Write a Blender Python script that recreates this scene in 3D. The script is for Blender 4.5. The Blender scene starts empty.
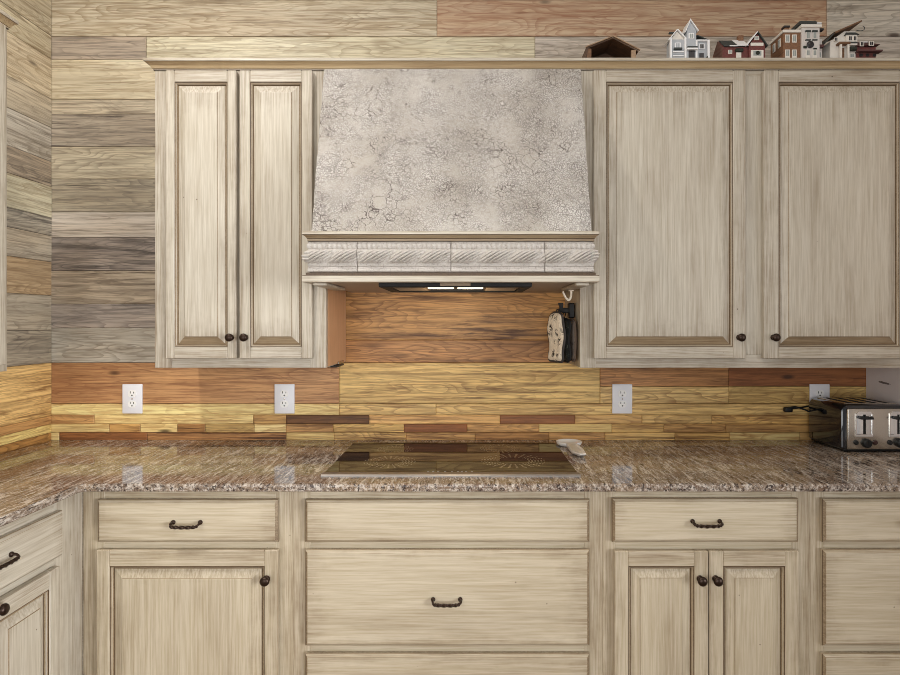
import bpy, bmesh, math, random
from mathutils import Vector, Matrix
random.seed(7)
C = bpy.context.scene.collection
PI = math.pi
# ------------------------------------------------------------------ survey of the room (metres, camera at x=0, y=0)
F, VX, VY, EYE = 613.0, 468.0, 323.0, 1.374
def X(px, d): return (px - VX) * d / F
def Z(py, d): return EYE - (py - VY) * d / F
WALL = 2.42          # back wall
UF = 2.09            # face of the upper cabinets
BF = 1.785           # face of the base cabinets
XL = -1.642          # left wall
XR = 1.571           # right return wall
CT = 0.914           # counter top
CEIL = 3.0

# ------------------------------------------------------------------ helpers
def srgb(r, g, b):
    f = lambda c: (c/255/12.92) if c/255 <= .04045 else ((c/255+.055)/1.055)**2.4
    return (f(r), f(g), f(b), 1.0)

class MB:
    def __init__(s): s.bm = bmesh.new()
    def box(s, x0, x1, y0, y1, z0, z1, bev=0.0, mi=0, seg=1, rot=None):
        m = Matrix.Translation(((x0+x1)/2, (y0+y1)/2, (z0+z1)/2))
        if rot is not None: m = m @ rot
        m = m @ Matrix.Diagonal((abs(x1-x0), abs(y1-y0), abs(z1-z0), 1))
        r = bmesh.ops.create_cube(s.bm, size=1, matrix=m)
        vs = r['verts']
        fs = {f for v in vs for f in v.link_faces}
        for f in fs: f.material_index = mi
        if bev > 0:
            es = list({e for v in vs for e in v.link_edges})
            rr = bmesh.ops.bevel(s.bm, geom=es, offset=bev, segments=seg, affect='EDGES', profile=.5, clamp_overlap=True)
            for f in rr['faces']: f.material_index = mi
        return s
    def poly(s, pts, mi=0):
        vs = [s.bm.verts.new(p) for p in pts]
        f = s.bm.faces.new(vs); f.material_index = mi
        return f
    def loft(s, rings, closed=True, cap0=True, cap1=True, mi=0, mis=None):
        R = [[s.bm.verts.new(p) for p in r] for r in rings]
        n = len(R[0])
        for i in range(len(R)-1):
            for j in range(n if closed else n-1):
                k = (j+1) % n
                f = s.bm.faces.new((R[i][j], R[i][k], R[i+1][k], R[i+1][j]))
                f.material_index = mis[i] if mis else mi
        if cap0 and closed: s.bm.faces.new(list(reversed(R[0]))).material_index = mis[0] if mis else mi
        if cap1 and closed: s.bm.faces.new(R[-1]).material_index = mis[-1] if mis else mi
        return R
    def prism(s, poly, axis, a0, a1, mi=0):
        def pt(p, a):
            return {'x': (a, p[0], p[1]), 'y': (p[0], a, p[1]), 'z': (p[0], p[1], a)}[axis]
        s.loft([[pt(p, a0) for p in poly], [pt(p, a1) for p in poly]], mi=mi)
        return s
    def lathe(s, prof, o, d=(0,-1,0), n=20, mi=0):
        d = Vector(d).normalized()
        a = d.orthogonal().normalized(); b = d.cross(a)
        o = Vector(o)
        rings = []
        for r, h in prof:
            rings.append([o + d*h + (a*math.cos(2*PI*k/n) + b*math.sin(2*PI*k/n))*max(r, 1e-4) for k in range(n)])
        s.loft(rings, mi=mi); return s
    def tube(s, pts, r, n=8, mi=0, square=False, twist=None):
        pts = [Vector(p) for p in pts]
        rings = []; up = None
        for i, p in enumerate(pts):
            t = (pts[min(i+1, len(pts)-1)] - pts[max(i-1, 0)]).normalized()
            if up is None: up = t.orthogonal().normalized()
            a = (up - t*up.dot(t)).normalized(); up = a
            b = t.cross(a)
            rr = r[i] if isinstance(r, (list, tuple)) else r
            ph = twist[i] if twist else 0
            ring = []
            for k in range(n):
                th = 2*PI*k/n
                q = 1.0
                if square:
                    q = 1.0 + .28*math.cos(4*th) if (twist and twist[i] is not None) else 1.0
                ring.append(p + (a*math.cos(th+ph) + b*math.sin(th+ph))*rr*q)
            rings.append(ring)
        s.loft(rings, mi=mi); return s
    def build(s, name, mats, parent=None, loc=None, smooth=35, recalc=True):
        if recalc: bmesh.ops.recalc_face_normals(s.bm, faces=s.bm.faces[:])
        me = bpy.data.meshes.new(name)
        if loc is not None:
            bmesh.ops.translate(s.bm, verts=s.bm.verts[:], vec=-Vector(loc))
        s.bm.to_mesh(me); s.bm.free()
        if not isinstance(mats, (list, tuple)): mats = [mats]
        for m in mats: me.materials.append(m)
        if smooth:
            me.shade_smooth(); me.set_sharp_from_angle(angle=math.radians(smooth))
        o = bpy.data.objects.new(name, me); C.objects.link(o)
        if parent: o.parent = parent
        if loc is not None: o.location = loc
        return o

def smooth_path(pts, n=6):
    P = [Vector(p) for p in pts]; out = []
    for i in range(len(P)-1):
        p0, p1, p2, p3 = P[max(i-1,0)], P[i], P[i+1], P[min(i+2,len(P)-1)]
        for k in range(n):
            t = k/n
            out.append(.5*((2*p1) + (-p0+p2)*t + (2*p0-5*p1+4*p2-p3)*t*t + (-p0+3*p1-3*p2+p3)*t**3))
    out.append(P[-1]); return out

def thing(name, label, cat, loc=(0,0,0), rz=0.0, group=None):
    o = bpy.data.objects.new(name, None); C.objects.link(o)
    o.location = loc; o.rotation_euler = (0,0,rz); o.empty_display_size = .05
    return tag(o, label, cat, group)
def tag(o, label, cat, group=None):
    o['label'] = label; o['category'] = cat
    if group: o['group'] = group
    return o
def struct(o, label, cat):
    o['kind'] = 'structure'; o['label'] = label; o['category'] = cat; return o

# ------------------------------------------------------------------ materials
def newmat(name):
    m = bpy.data.materials.new(name); m.use_nodes = True
    nt = m.node_tree
    return m, nt, nt.nodes['Principled BSDF']
def N(nt, t, **k):
    n = nt.nodes.new(t)
    for a, v in k.items(): setattr(n, a, v)
    return n
def plain(name, col, rough=.5, metal=0.0, spec=.5, emit=0, coat=0):
    m, nt, b = newmat(name)
    b.inputs['Base Color'].default_value = col
    b.inputs['Roughness'].default_value = rough
    b.inputs['Metallic'].default_value = metal
    b.inputs['Specular IOR Level'].default_value = spec
    b.inputs['Coat Weight'].default_value = coat
    if emit:
        b.inputs['Emission Color'].default_value = col; b.inputs['Emission Strength'].default_value = emit
    else:
        # a little procedural unevenness
        no = N(nt, 'ShaderNodeTexNoise'); no.inputs['Scale'].default_value = 40; no.inputs['Detail'].default_value = 4
        mr = N(nt, 'ShaderNodeMapRange'); mr.inputs['To Min'].default_value = rough*.85; mr.inputs['To Max'].default_value = min(1, rough*1.2)
        tc = N(nt, 'ShaderNodeTexCoord')
        nt.links.new(tc.outputs['Object'], no.inputs['Vector'])
        nt.links.new(no.outputs['Fac'], mr.inputs['Value']); nt.links.new(mr.outputs['Result'], b.inputs['Roughness'])
    return m
def ramp(nt, src, stops, interp='LINEAR'):
    r = N(nt, 'ShaderNodeValToRGB'); r.color_ramp.interpolation = interp
    e = r.color_ramp.elements
    while len(e) < len(stops): e.new(.5)
    for el, (p, c) in zip(e, stops):
        el.position = p; el.color = c if len(c) == 4 else (*c, 1)
    nt.links.new(src, r.inputs['Fac']); return r.outputs['Color']
def g(v): return (v, v, v, 1)
def mix(nt, fac, a, b, mode='MIX'):
    m = N(nt, 'ShaderNodeMix', data_type='RGBA', blend_type=mode)
    for s, v in ((m.inputs[0], fac), (m.inputs[6], a), (m.inputs[7], b)):
        if isinstance(v, (int, float)): s.default_value = v
        elif isinstance(v, tuple): s.default_value = v
        else: nt.links.new(v, s)
    return m.outputs[2]
def math_(nt, op, a, b=0.0, c=0.0):
    m = N(nt, 'ShaderNodeMath', operation=op)
    for s, v in zip(m.inputs, (a, b, c)):
        if isinstance(v, (int, float)): s.default_value = v
        else: nt.links.new(v, s)
    return m.outputs[0]
def noise(nt, vec, scale, detail=4, rough=.6, dist=0):
    n = N(nt, 'ShaderNodeTexNoise'); n.inputs['Scale'].default_value = scale
    n.inputs['Detail'].default_value = detail; n.inputs['Roughness'].default_value = rough
    n.inputs['Distortion'].default_value = dist
    nt.links.new(vec, n.inputs['Vector']); return n.outputs['Fac']
def mapping(nt, vec, scale, loc=(0,0,0), rot=(0,0,0)):
    m = N(nt, 'ShaderNodeMapping'); m.inputs['Scale'].default_value = scale
    m.inputs['Location'].default_value = loc; m.inputs['Rotation'].default_value = rot
    nt.links.new(vec, m.inputs['Vector']); return m.outputs['Vector']
def bump(nt, b, h, strength=.2, dist=.002):
    n = N(nt, 'ShaderNodeBump'); n.inputs['Strength'].default_value = strength; n.inputs['Distance'].default_value = dist
    nt.links.new(h, n.inputs['Height']); nt.links.new(n.outputs['Normal'], b.inputs['Normal'])
def rnd_coord(nt):
    tc = N(nt, 'ShaderNodeTexCoord'); oi = N(nt, 'ShaderNodeObjectInfo')
    cb = N(nt, 'ShaderNodeCombineXYZ')
    for i, k in enumerate((7.3, 13.7, 5.1)):
        nt.links.new(math_(nt, 'MULTIPLY', oi.outputs['Random'], k), cb.inputs[i])
    v = N(nt, 'ShaderNodeVectorMath', operation='ADD')
    nt.links.new(tc.outputs['Object'], v.inputs[0]); nt.links.new(cb.outputs[0], v.inputs[1])
    return v.outputs[0]

def cabinet_paint(name, vertical, base, streak, brown, wear=1.0):
    m, nt, b = newmat(name)
    co = rnd_coord(nt)
    sc = (1, 1, .03) if vertical else (.03, 1, 1)
    sv = mapping(nt, co, sc)
    fine = noise(nt, sv, 230, 3, .65)
    mid = noise(nt, sv, 105, 4, .62)
    sc2 = (1, 1, .22) if vertical else (.22, 1, 1)
    blot = noise(nt, mapping(nt, co, sc2), 9, 5, .62)
    f1 = ramp(nt, fine, [(.40, g(0)), (.72, g(1))])
    f2 = ramp(nt, mid, [(.42, g(0)), (.75, g(1))])
    f3 = ramp(nt, blot, [(.47, g(0)), (.78, g(1))])
    c = mix(nt, math_(nt, 'MULTIPLY', f1, .62), base, streak)
    c = mix(nt, math_(nt, 'MULTIPLY', f2, .45*wear), c, streak)
    fb = math_(nt, 'MULTIPLY', math_(nt, 'ADD', math_(nt, 'MULTIPLY', f2, .7), .35), f3)
    c = mix(nt, math_(nt, 'MULTIPLY', fb, .62*wear), c, brown)
    tg = N(nt, 'ShaderNodeTexCoord'); sg = N(nt, 'ShaderNodeSeparateXYZ'); nt.links.new(tg.outputs['Generated'], sg.inputs[0])
    ends = None
    for k in (0, 2):
        dd = math_(nt, 'ABSOLUTE', math_(nt, 'SUBTRACT', sg.outputs[k], .5))
        ends = dd if ends is None else math_(nt, 'MAXIMUM', ends, dd)
    ends = math_(nt, 'ADD', ends, math_(nt, 'MULTIPLY', math_(nt, 'SUBTRACT', noise(nt, co, 14, 4, .65), .5), .22))
    rub = math_(nt, 'MULTIPLY', ramp(nt, ends, [(.40, g(0)), (.52, g(1))]), math_(nt, 'ADD', math_(nt, 'MULTIPLY', f1, .6), .25))
    c = mix(nt, math_(nt, 'MULTIPLY', rub, .75*wear), c, brown)
    vo = N(nt, 'ShaderNodeTexVoronoi'); vo.inputs['Scale'].default_value = 17
    nt.links.new(co, vo.inputs['Vector'])
    sp = ramp(nt, math_(nt, 'ADD', vo.outputs['Distance'], math_(nt, 'MULTIPLY', noise(nt, co, 160, 2), .06)), [(.055, g(1)), (.075, g(0))])
    gate = ramp(nt, noise(nt, co, 7, 2), [(.56, g(0)), (.6, g(1))])
    c = mix(nt, math_(nt, 'MULTIPLY', math_(nt, 'MULTIPLY', sp, gate), .8), c, srgb(70, 48, 30))
    nt.links.new(c, b.inputs['Base Color'])
    b.inputs['Roughness'].default_value = .42
    bump(nt, b, mid, .12, .001)
    return m
CB, CS, CW = srgb(203, 196, 181), srgb(160, 148, 126), srgb(112, 88, 62)
LB, LS = srgb(203, 191, 168), srgb(164, 147, 115)  # same paint as the uppers, with warmer light mixed into the colour
PV = cabinet_paint('glazed_cream_paint_upright_grain', True, CB, CS, CW)
PH = cabinet_paint('glazed_cream_paint_level_grain', False, CB, CS, CW)
PVB = cabinet_paint('warm_lit_glazed_paint_upright_grain', True, LB, LS, CW)
PHB = cabinet_paint('warm_lit_glazed_paint_level_grain', False, LB, LS, CW)
GL = cabinet_paint('brown_glaze_and_crown_shadow', True, srgb(88, 68, 46), srgb(68, 50, 33), srgb(48, 34, 22))
GM = cabinet_paint('thin_tan_glaze', False, srgb(160, 142, 114), srgb(126, 104, 76), srgb(92, 70, 48))
COVE = cabinet_paint('tan_cove_glaze', False, srgb(196, 174, 138), srgb(164, 138, 100), srgb(120, 90, 58))
RAWV = cabinet_paint('pale_raw_maple', True, srgb(206, 160, 122), srgb(190, 142, 104), srgb(150, 104, 72), .6)
BRONZE = plain('oil_rubbed_bronze', srgb(58, 44, 36), .32, .75)
BLACKP = plain('black_plastic', srgb(10, 10, 11), .5)
BLACKG = plain('black_gloss_enamel', srgb(12, 13, 18), .08, 0, .6, 0, .5)
STEEL = plain('brushed_stainless', srgb(196, 190, 180), .24, 1.0)
CHROME = plain('chrome', srgb(225, 225, 225), .1, 1.0)
WHITEP = plain('white_plastic', srgb(236, 236, 240), .35)
WHITEC = plain('white_ceramic', srgb(250, 249, 247), .2)
DARK = plain('dark_void', srgb(14, 12, 10), .8)
GREYU = plain('greyish_hood_lining', srgb(176, 160, 146), .6)

# wall boards: colours come from the board itself (attributes), grain is procedural
def board_mat():
    m, nt, b = newmat('reclaimed_wood_boards')
    A = N(nt, 'ShaderNodeAttribute', attribute_name='tone_a')
    B = N(nt, 'ShaderNodeAttribute', attribute_name='tone_b')
    uv = N(nt, 'ShaderNodeUVMap')
    sx = N(nt, 'ShaderNodeSeparateXYZ'); nt.links.new(uv.outputs[0], sx.inputs[0])
    cb = N(nt, 'ShaderNodeCombineXYZ')
    nt.links.new(sx.outputs[0], cb.inputs[0]); nt.links.new(sx.outputs[1], cb.inputs[1])
    nt.links.new(math_(nt, 'MULTIPLY', A.outputs['Alpha'], 37.0), cb.inputs[2])
    co = cb.outputs[0]
    warp = noise(nt, mapping(nt, co, (1.6, 9, 1)), 1.0, 2, .5)
    rings = math_(nt, 'FRACT', math_(nt, 'ADD', math_(nt, 'MULTIPLY', warp, 22.0), math_(nt, 'MULTIPLY', noise(nt, mapping(nt, co, (14, 60, 1)), 1, 3), .35)))
    rl = ramp(nt, rings, [(0, g(.0)), (.5, g(.05)), (.82, g(.75)), (.95, g(1)), (1, g(0))])
    gate = ramp(nt, noise(nt, mapping(nt, co, (1.1, 5, 1), (5,3,0)), 1.0, 1), [(.36, g(.12)), (.62, g(1))])
    fib = noise(nt, mapping(nt, co, (4.5, 105, 1)), 1, 4, .7, .3)
    fibr = ramp(nt, fib, [(.46, g(0)), (.60, g(1))])
    strk = noise(nt, mapping(nt, co, (2.6, 55, 1), (2,9,0)), 1, 5, .68, .5)
    strr = ramp(nt, strk, [(.51, g(0)), (.62, g(1))])
    sgate = ramp(nt, noise(nt, mapping(nt, co, (1.3, 8, 1), (4,2,0)), 1, 3, .6), [(.38, g(.15)), (.58, g(1))])
    band = noise(nt, mapping(nt, co, (.9, 11, 1), (7,1,0)), 1, 3, .55)
    bandr = ramp(nt, band, [(.40, g(0)), (.66, g(1))])
    patch = ramp(nt, noise(nt, mapping(nt, co, (2.2, 12, 1), (3,4,0)), 1, 3, .6), [(.42, g(0)), (.66, g(1))])
    gold = mix(nt, 1.0, A.outputs['Color'], (1.0, .87, .70, 1), 'MULTIPLY')
    c = mix(nt, math_(nt, 'MULTIPLY', patch, .28), A.outputs['Color'], gold)
    c = mix(nt, math_(nt, 'MULTIPLY', bandr, .38), c, B.outputs['Color'])
    c = mix(nt, math_(nt, 'MULTIPLY', fibr, .52), c, B.outputs['Color'])
    c = mix(nt, math_(nt, 'MULTIPLY', math_(nt, 'MULTIPLY', rl, gate), .55), c, B.outputs['Color'])
    for (sx_, sy_, sd, amt, wd) in ((1.5, 26, 11, .60, .016), (2.6, 60, 23, .55, .024)):
        ln = math_(nt, 'ABSOLUTE', math_(nt, 'SUBTRACT', noise(nt, mapping(nt, co, (sx_, sy_, 1), (sd, sd*.7, 0)), 1, 2, .5, .2), .5))
        lr = ramp(nt, ln, [(0, g(1)), (wd, g(0))])
        lg = ramp(nt, noise(nt, mapping(nt, co, (3, 16, 1), (sd*.3, 1, 0)), 1, 2), [(.4, g(.1)), (.6, g(1))])
        c = mix(nt, math_(nt, 'MULTIPLY', math_(nt, 'MULTIPLY', lr, lg), amt), c, mix(nt, 1.0, B.outputs['Color'], (.7, .68, .66, 1), 'MULTIPLY'))
    deep = mix(nt, 1.0, B.outputs['Color'], (.62, .58, .56, 1), 'MULTIPLY')
    c = mix(nt, math_(nt, 'MULTIPLY', math_(nt, 'MULTIPLY', math_(nt, 'MULTIPLY', strr, sgate), math_(nt, 'MINIMUM', math_(nt, 'MULTIPLY', B.outputs['Alpha'], 1.7), 1.0)), .9), c, deep)
    vo = N(nt, 'ShaderNodeTexVoronoi'); vo.inputs['Scale'].default_value = 1
    nt.links.new(mapping(nt, co, (2.2, 6, 1)), vo.inputs['Vector'])
    kn = ramp(nt, math_(nt, 'ADD', vo.outputs['Distance'], math_(nt, 'MULTIPLY', fib, .05)), [(.055, g(1)), (.10, g(0))])
    c = mix(nt, math_(nt, 'MULTIPLY', kn, .85), c, srgb(58, 34, 20))
    nt.links.new(c, b.inputs['Base Color'])
    rg = N(nt, 'ShaderNodeMapRange'); rg.inputs['To Min'].default_value = .38; rg.inputs['To Max'].default_value = .6
    nt.links.new(fib, rg.inputs['Value']); nt.links.new(rg.outputs['Result'], b.inputs['Roughness'])
    bump(nt, b, fib, .15, .001)
    return m
BOARD = board_mat()
# the same timber for small loose woodwork
def small_wood(name, a, bb):
    m, nt, b = newmat(name)
    co = rnd_coord(nt)
    n1 = noise(nt, mapping(nt, co, (8, 60, 60)), 1.5, 4)
    c = mix(nt, ramp(nt, n1, [(.3, g(0)), (.7, g(1))]), a, bb)
    nt.links.new(c, b.inputs['Base Color']); b.inputs['Roughness'].default_value = .6
    return m

def granite():
    m, nt, b = newmat('polished_brown_granite')
    tc = N(nt, 'ShaderNodeTexCoord'); co = tc.outputs['Object']
    big = noise(nt, mapping(nt, co, (3.2, 1.0, 3), (0,0,0), (0,0,.12)), 1.6, 4, .6, .6)
    st = mapping(nt, co, (1, .16, 1), (0,0,0), (0,0,.10))
    n1 = noise(nt, st, 95, 5, .7, .3)
    n2 = noise(nt, mapping(nt, st, (1,1,1), (4,7,2)), 62, 5, .7, .5)
    n3 = noise(nt, mapping(nt, co, (1, .45, 1)), 190, 3, .6)
    n4 = noise(nt, mapping(nt, st, (1,1,1), (1,3,9)), 26, 3, .6, .5)
    c = mix(nt, ramp(nt, big, [(.36, g(0)), (.64, g(1))]), srgb(152, 132, 110), srgb(124, 110, 100))
    c = mix(nt, math_(nt, 'MULTIPLY', ramp(nt, n4, [(.5, g(0)), (.68, g(1))]), .55), c, srgb(110, 82, 62))
    c = mix(nt, math_(nt, 'MULTIPLY', ramp(nt, n2, [(.49, g(0)), (.60, g(1))]), .8), c, srgb(204, 194, 182))
    c = mix(nt, math_(nt, 'MULTIPLY', ramp(nt, n1, [(.52, g(0)), (.60, g(1))]), .9), c, srgb(50, 40, 38))
    c = mix(nt, math_(nt, 'MULTIPLY', ramp(nt, n3, [(.55, g(0)), (.64, g(1))]), .6), c, srgb(40, 34, 34))
    c = mix(nt, math_(nt, 'MULTIPLY', ramp(nt, n3, [(.36, g(1)), (.43, g(0))]), .5), c, srgb(206, 200, 192))
    nt.links.new(c, b.inputs['Base Color'])
    b.inputs['Roughness'].default_value = .06
    b.inputs['Specular IOR Level'].default_value = .5; b.inputs['IOR'].default_value = 1.42
    return m
GRAN = granite()

def plaster():
    m, nt, b = newmat('crackled_plaster')
    tc = N(nt, 'ShaderNodeTexCoord'); co = tc.outputs['Object']
    w = N(nt, 'ShaderNodeTexNoise'); w.inputs['Scale'].default_value = 22; w.inputs['Detail'].default_value = 3
    nt.links.new(co, w.inputs['Vector'])
    vm = N(nt, 'ShaderNodeVectorMath', operation='MULTIPLY_ADD')
    nt.links.new(w.outputs['Color'], vm.inputs[0]); vm.inputs[1].default_value = (.035,)*3; nt.links.new(co, vm.inputs[2])
    def cracks(scale, lo, hi):
        v = N(nt, 'ShaderNodeTexVoronoi', feature='DISTANCE_TO_EDGE'); v.inputs['Scale'].default_value = scale
        nt.links.new(vm.outputs[0], v.inputs['Vector'])
        return ramp(nt, v.outputs['Distance'], [(lo, g(1)), (hi, g(0))])
    g1 = ramp(nt, noise(nt, co, 11, 4, .6), [(.36, g(.1)), (.56, g(1))])
    g2 = ramp(nt, noise(nt, mapping(nt, co, (1,1,1), (3,1,8)), 9, 4, .65), [(.46, g(0)), (.62, g(1))])
    g3 = ramp(nt, noise(nt, mapping(nt, co, (1,1,1), (9,2,1)), 6, 2), [(.56, g(0)), (.62, g(1))])
    c1 = math_(nt, 'MULTIPLY', cracks(150, .025, .14), g1)
    c2 = math_(nt, 'MULTIPLY', cracks(80, .015, .075), g2)
    c3 = math_(nt, 'MULTIPLY', cracks(26, .008, .022), g3)
    cr = math_(nt, 'MAXIMUM', math_(nt, 'MAXIMUM', math_(nt, 'MULTIPLY', c1, .75), c2), c3)
    big = noise(nt, co, 5.5, 5, .62)
    base = mix(nt, ramp(nt, big, [(.36, g(0)), (.64, g(1))]), srgb(176, 170, 161), srgb(208, 204, 198))
    base = mix(nt, math_(nt, 'MULTIPLY', ramp(nt, noise(nt, co, 90, 5, .75), [(.46, g(0)), (.62, g(1))]), .5), base, srgb(158, 148, 138))
    c = mix(nt, math_(nt, 'MULTIPLY', cr, .9), base, srgb(84, 74, 68))
    nt.links.new(c, b.inputs['Base Color']); b.inputs['Roughness'].default_value = .8
    h = math_(nt, 'SUBTRACT', math_(nt, 'MULTIPLY', noise(nt, co, 60, 4), .6), cr)
    bump(nt, b, h, .55, .003)
    return m
PLAST = plaster()
def tile_mat():
    m, nt, b = newmat('whitewashed_relief_tile')
    co = rnd_coord(nt)
    n1 = noise(nt, co, 160, 4, .7)
    c = mix(nt, ramp(nt, n1, [(.50, g(0)), (.75, g(1))]), srgb(188, 182, 175), srgb(140, 131, 122))
    nt.links.new(c, b.inputs['Base Color']); b.inputs['Roughness'].default_value = .55
    bump(nt, b, n1, .12, .001)
    return m
TILE = tile_mat()

# ------------------------------------------------------------------ boards on the walls
PAL = dict(
    lt=((224,213,190),(142,122,92)), lt2=((221,209,182),(146,122,88)), gt=((206,194,172),(122,108,92)),
    gy=((190,176,154),(104,94,84)), gb=((196,184,166),(92,86,82)), pk=((202,178,152),(140,84,54)),
    wh=((214,205,188),(132,120,104)), go=((244,200,126),(132,82,42)), ye=((252,214,138),(134,90,46)),
    yl=((254,232,160),(172,118,60)), re=((202,154,106),(122,70,42)), br=((206,154,94),(98,60,32)), tg=((208,184,142),(132,102,70)),
    dk=((136,90,48),(72,44,22)), tn=((232,184,116),(116,72,38)), rd=((164,106,58),(92,52,26)), hb=((232,180,108),(104,64,34)))
def boards(name, segs, place, u_axis_len):
    """segs: (u0,u1,v0,v1,palette,dark streak weight). place(u,v,depth)->point"""
    me = bpy.data.meshes.new(name)
    V, Fc, ca, cb_, uvs = [], [], [], [], []
    for (u0,u1,v0,v1,p,s) in segs:
        a, b = PAL[p]; j = random.uniform(-7, 7)
        A = srgb(*[max(0,min(255,c+j+random.uniform(-3,3))) for c in a])[:3]; B = srgb(*[max(0,c+j) for c in b])[:3]
        seed = random.random(); t = random.uniform(0, .0012); e, ee = .0006, .0022
        i = len(V)
        ring = [(u0+e,v0+e),(u1-e,v0+e),(u1-e,v1-e),(u0+e,v1-e)]
        ring2 = [(u0+ee,v0+ee),(u1-ee,v0+ee),(u1-ee,v1-ee),(u0+ee,v1-ee)]
        uv3 = []
        for r, d in ((ring, .010), (ring, .0015+t), (ring2, t)):
            for (u,v) in r: V.append(place(u, v, d)); uv3.append((u, v))
        fs = [(i+8,i+9,i+10,i+11)]
        for k in range(4):
            n = (k+1)%4
            fs += [(i+k,i+n,i+4+n,i+4+k),(i+4+k,i+4+n,i+8+n,i+8+k)]
        for f in fs:
            Fc.append(f)
            for vi in f:
                ca.append((*A, seed)); cb_.append((*B, s)); uvs.append(uv3[vi-i])
    us = [s[0] for s in segs]+[s[1] for s in segs]+list(u_axis_len); vs = [s[2] for s in segs]+[s[3] for s in segs]
    i = len(V)
    u0, u1, v0, v1 = min(us), max(us), min(vs), max(vs)
    for d in (.0095, .03):
        V += [place(u0,v0,d), place(u1,v0,d), place(u1,v1,d), place(u0,v1,d)]
    nb = len(Fc)
    bf = [(i,i+1,i+2,i+3),(i+7,i+6,i+5,i+4)] + [(i+k,i+4+k,i+4+(k+1)%4,i+(k+1)%4) for k in range(4)]
    for f in bf:
        Fc.append(f)
        for vi in f: ca.append((.03,.02,.015,.5)); cb_.append((.02,.012,.01,0)); uvs.append((0,0))
    me.from_pydata(V, [], Fc)
    l = me.uv_layers.new(name='UVMap')
    for k, u in enumerate(uvs): l.data[k].uv = u
    for nm, data in (('tone_a', ca), ('tone_b', cb_)):
        at = me.color_attributes.new(nm, 'FLOAT_COLOR', 'CORNER')
        for k, c in enumerate(data): at.data[k].color = c
    me.materials.append(BOARD); me.materials.append(DARK)
    for k in range(nb, len(Fc)): me.polygons[k].material_index = 1
    bm = bmesh.new(); bm.from_mesh(me); bmesh.ops.recalc_face_normals(bm, faces=bm.faces[:]); bm.to_mesh(me); bm.free()
    o = bpy.data.objects.new(name, me); C.objects.link(o)
    return o
S = []
def row(y0, y1, *parts):
    for (x0, x1, p, s) in parts:
        S.append((XL-.009 if x0 == 0 or x0 == 52 else X(x0, WALL), min(2.4, X(x1, WALL)), Z(y1, WALL), Z(y0, WALL), p, s))
E = 1100
row(-89.5, -45, (0,300,'lt',.2), (300,E,'gt',.3)); row(-45, 0, (0,560,'gt',.3), (560,E,'wh',.3))
row(0, 36.3, (0,437,'lt2',.35), (437,827,'pk',.1), (827,E,'wh',.35))
row(36.3, 59.3, (0,146,'gy',.4), (146,535,'lt',.15), (535,E,'wh',.4))
row(59.3, 99.3, (0,300,'lt2',.15), (300,E,'gt',.3)); row(99.3, 114, (0,300,'gt',.4), (300,E,'gt',.3))
row(114, 146.5, (0,300,'gy',.6), (300,E,'lt',.3)); row(146.5, 179, (0,300,'gt',.45), (300,E,'gy',.3))
row(179, 212, (0,300,'gy',.6), (300,E,'gy',.3)); row(212, 237.5, (0,300,'wh',.3), (300,E,'gy',.3))
row(237.5, 270.7, (0,300,'gb',.8), (300,E,'gt',.3))
row(270.7, 304, (0,250,'gt',.7)); row(304, 328, (0,250,'gb',1.0)); row(328, 362.7, (0,250,'wh',.25))
row(270.7, 340, (250,640,'hb',.75), (640,E,'go',.3)); row(340, 362.7, (250,640,'br',.45), (640,E,'br',.3))
row(362.7, 403.7, (0,339,'re',.3), (339,600,'ye',.55))
row(362.7, 386.5, (600,729,'br',.35), (729,E,'rd',.25)); row(386.5, 403.7, (600,729,'ye',.3), (729,E,'ye',.25))
row(403.7, 415, (0,339,'yl',.15), (339,436,'ye',.4), (436,E,'ye',.35))
row(415, 424, (0,94,'tn',.2), (94,253,'yl',.05), (253,286,'tn',.5), (286,369,'dk',.4), (369,500,'go',.4), (500,575,'rd',.5), (575,642,'go',.2), (642,712,'ye',.3), (712,E,'go',.4))
row(424, 432.5, (0,109,'yl',.1), (109,140,'tn',.9), (140,177,'yl',0), (177,205,'br',1), (205,254,'ye',.7), (254,286,'yl',0), (286,333,'tn',.5), (333,404,'ye',.6), (404,467,'rd',.6), (467,539,'tn',.6), (539,612,'yl',.3), (612,664,'go',.7), (664,726,'tn',.2), (726,E,'tn',.4))
row(432.5, 441.2, (0,59,'yl',.1), (59,147,'rd',.5), (147,286,'br',.8), (286,334,'yl',.4), (334,406,'ye',.8), (406,475,'tn',.7), (475,549,'br',.4), (549,605,'tn',.4), (605,675,'ye',.6), (675,730,'go',.7), (730,800,'yl',.3), (800,E,'go',.4))
S.append((XL, 2.4, 0.0, Z(441.2, WALL), 'gt', .2))
wb = boards('wall_back', S, lambda u, v, d: (u, WALL+d, v), (XL-.04, 2.4))
struct(wb, 'back wall of horizontal reclaimed wood boards, grey above and golden below', 'wall')
# left wall
ys = [-89.5,-45,0,36.3,59.3,99.3,128,162,187,218,236,262,295.7,330,362.6,415.5,424,432.5,441.2]
cols = ['lt','gt','lt','lt2','lt2','gt','wh','gy','lt','gb','gt','tg','gt','gy','ye','tn','yl','br']
L = []
wts = [.3,.3,.3,.5,.2,.4,.4,.6,.3,.8,.5,.3,.5,.7,.5,.5,.2,.5]
for i in range(len(ys)-1):
    cut = random.uniform(.7, 1.5)
    z0, z1 = Z(ys[i+1], WALL), Z(ys[i], WALL)
    L.append((cut, WALL-.0002, z0, z1, cols[i], wts[i])); L.append((-.6, cut, z0, z1, random.choice(['lt','gt','gy']) if i < 14 else 'tn', .4))
L.append((-.6, WALL-.0005, 0.0, Z(441.2, WALL), 'gt', .2))
wl = boards('wall_left', L, lambda u, v, d: (XL-d, u, v), (WALL+.0094,))
struct(wl, 'left side wall of horizontal weathered wood boards', 'wall')
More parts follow.
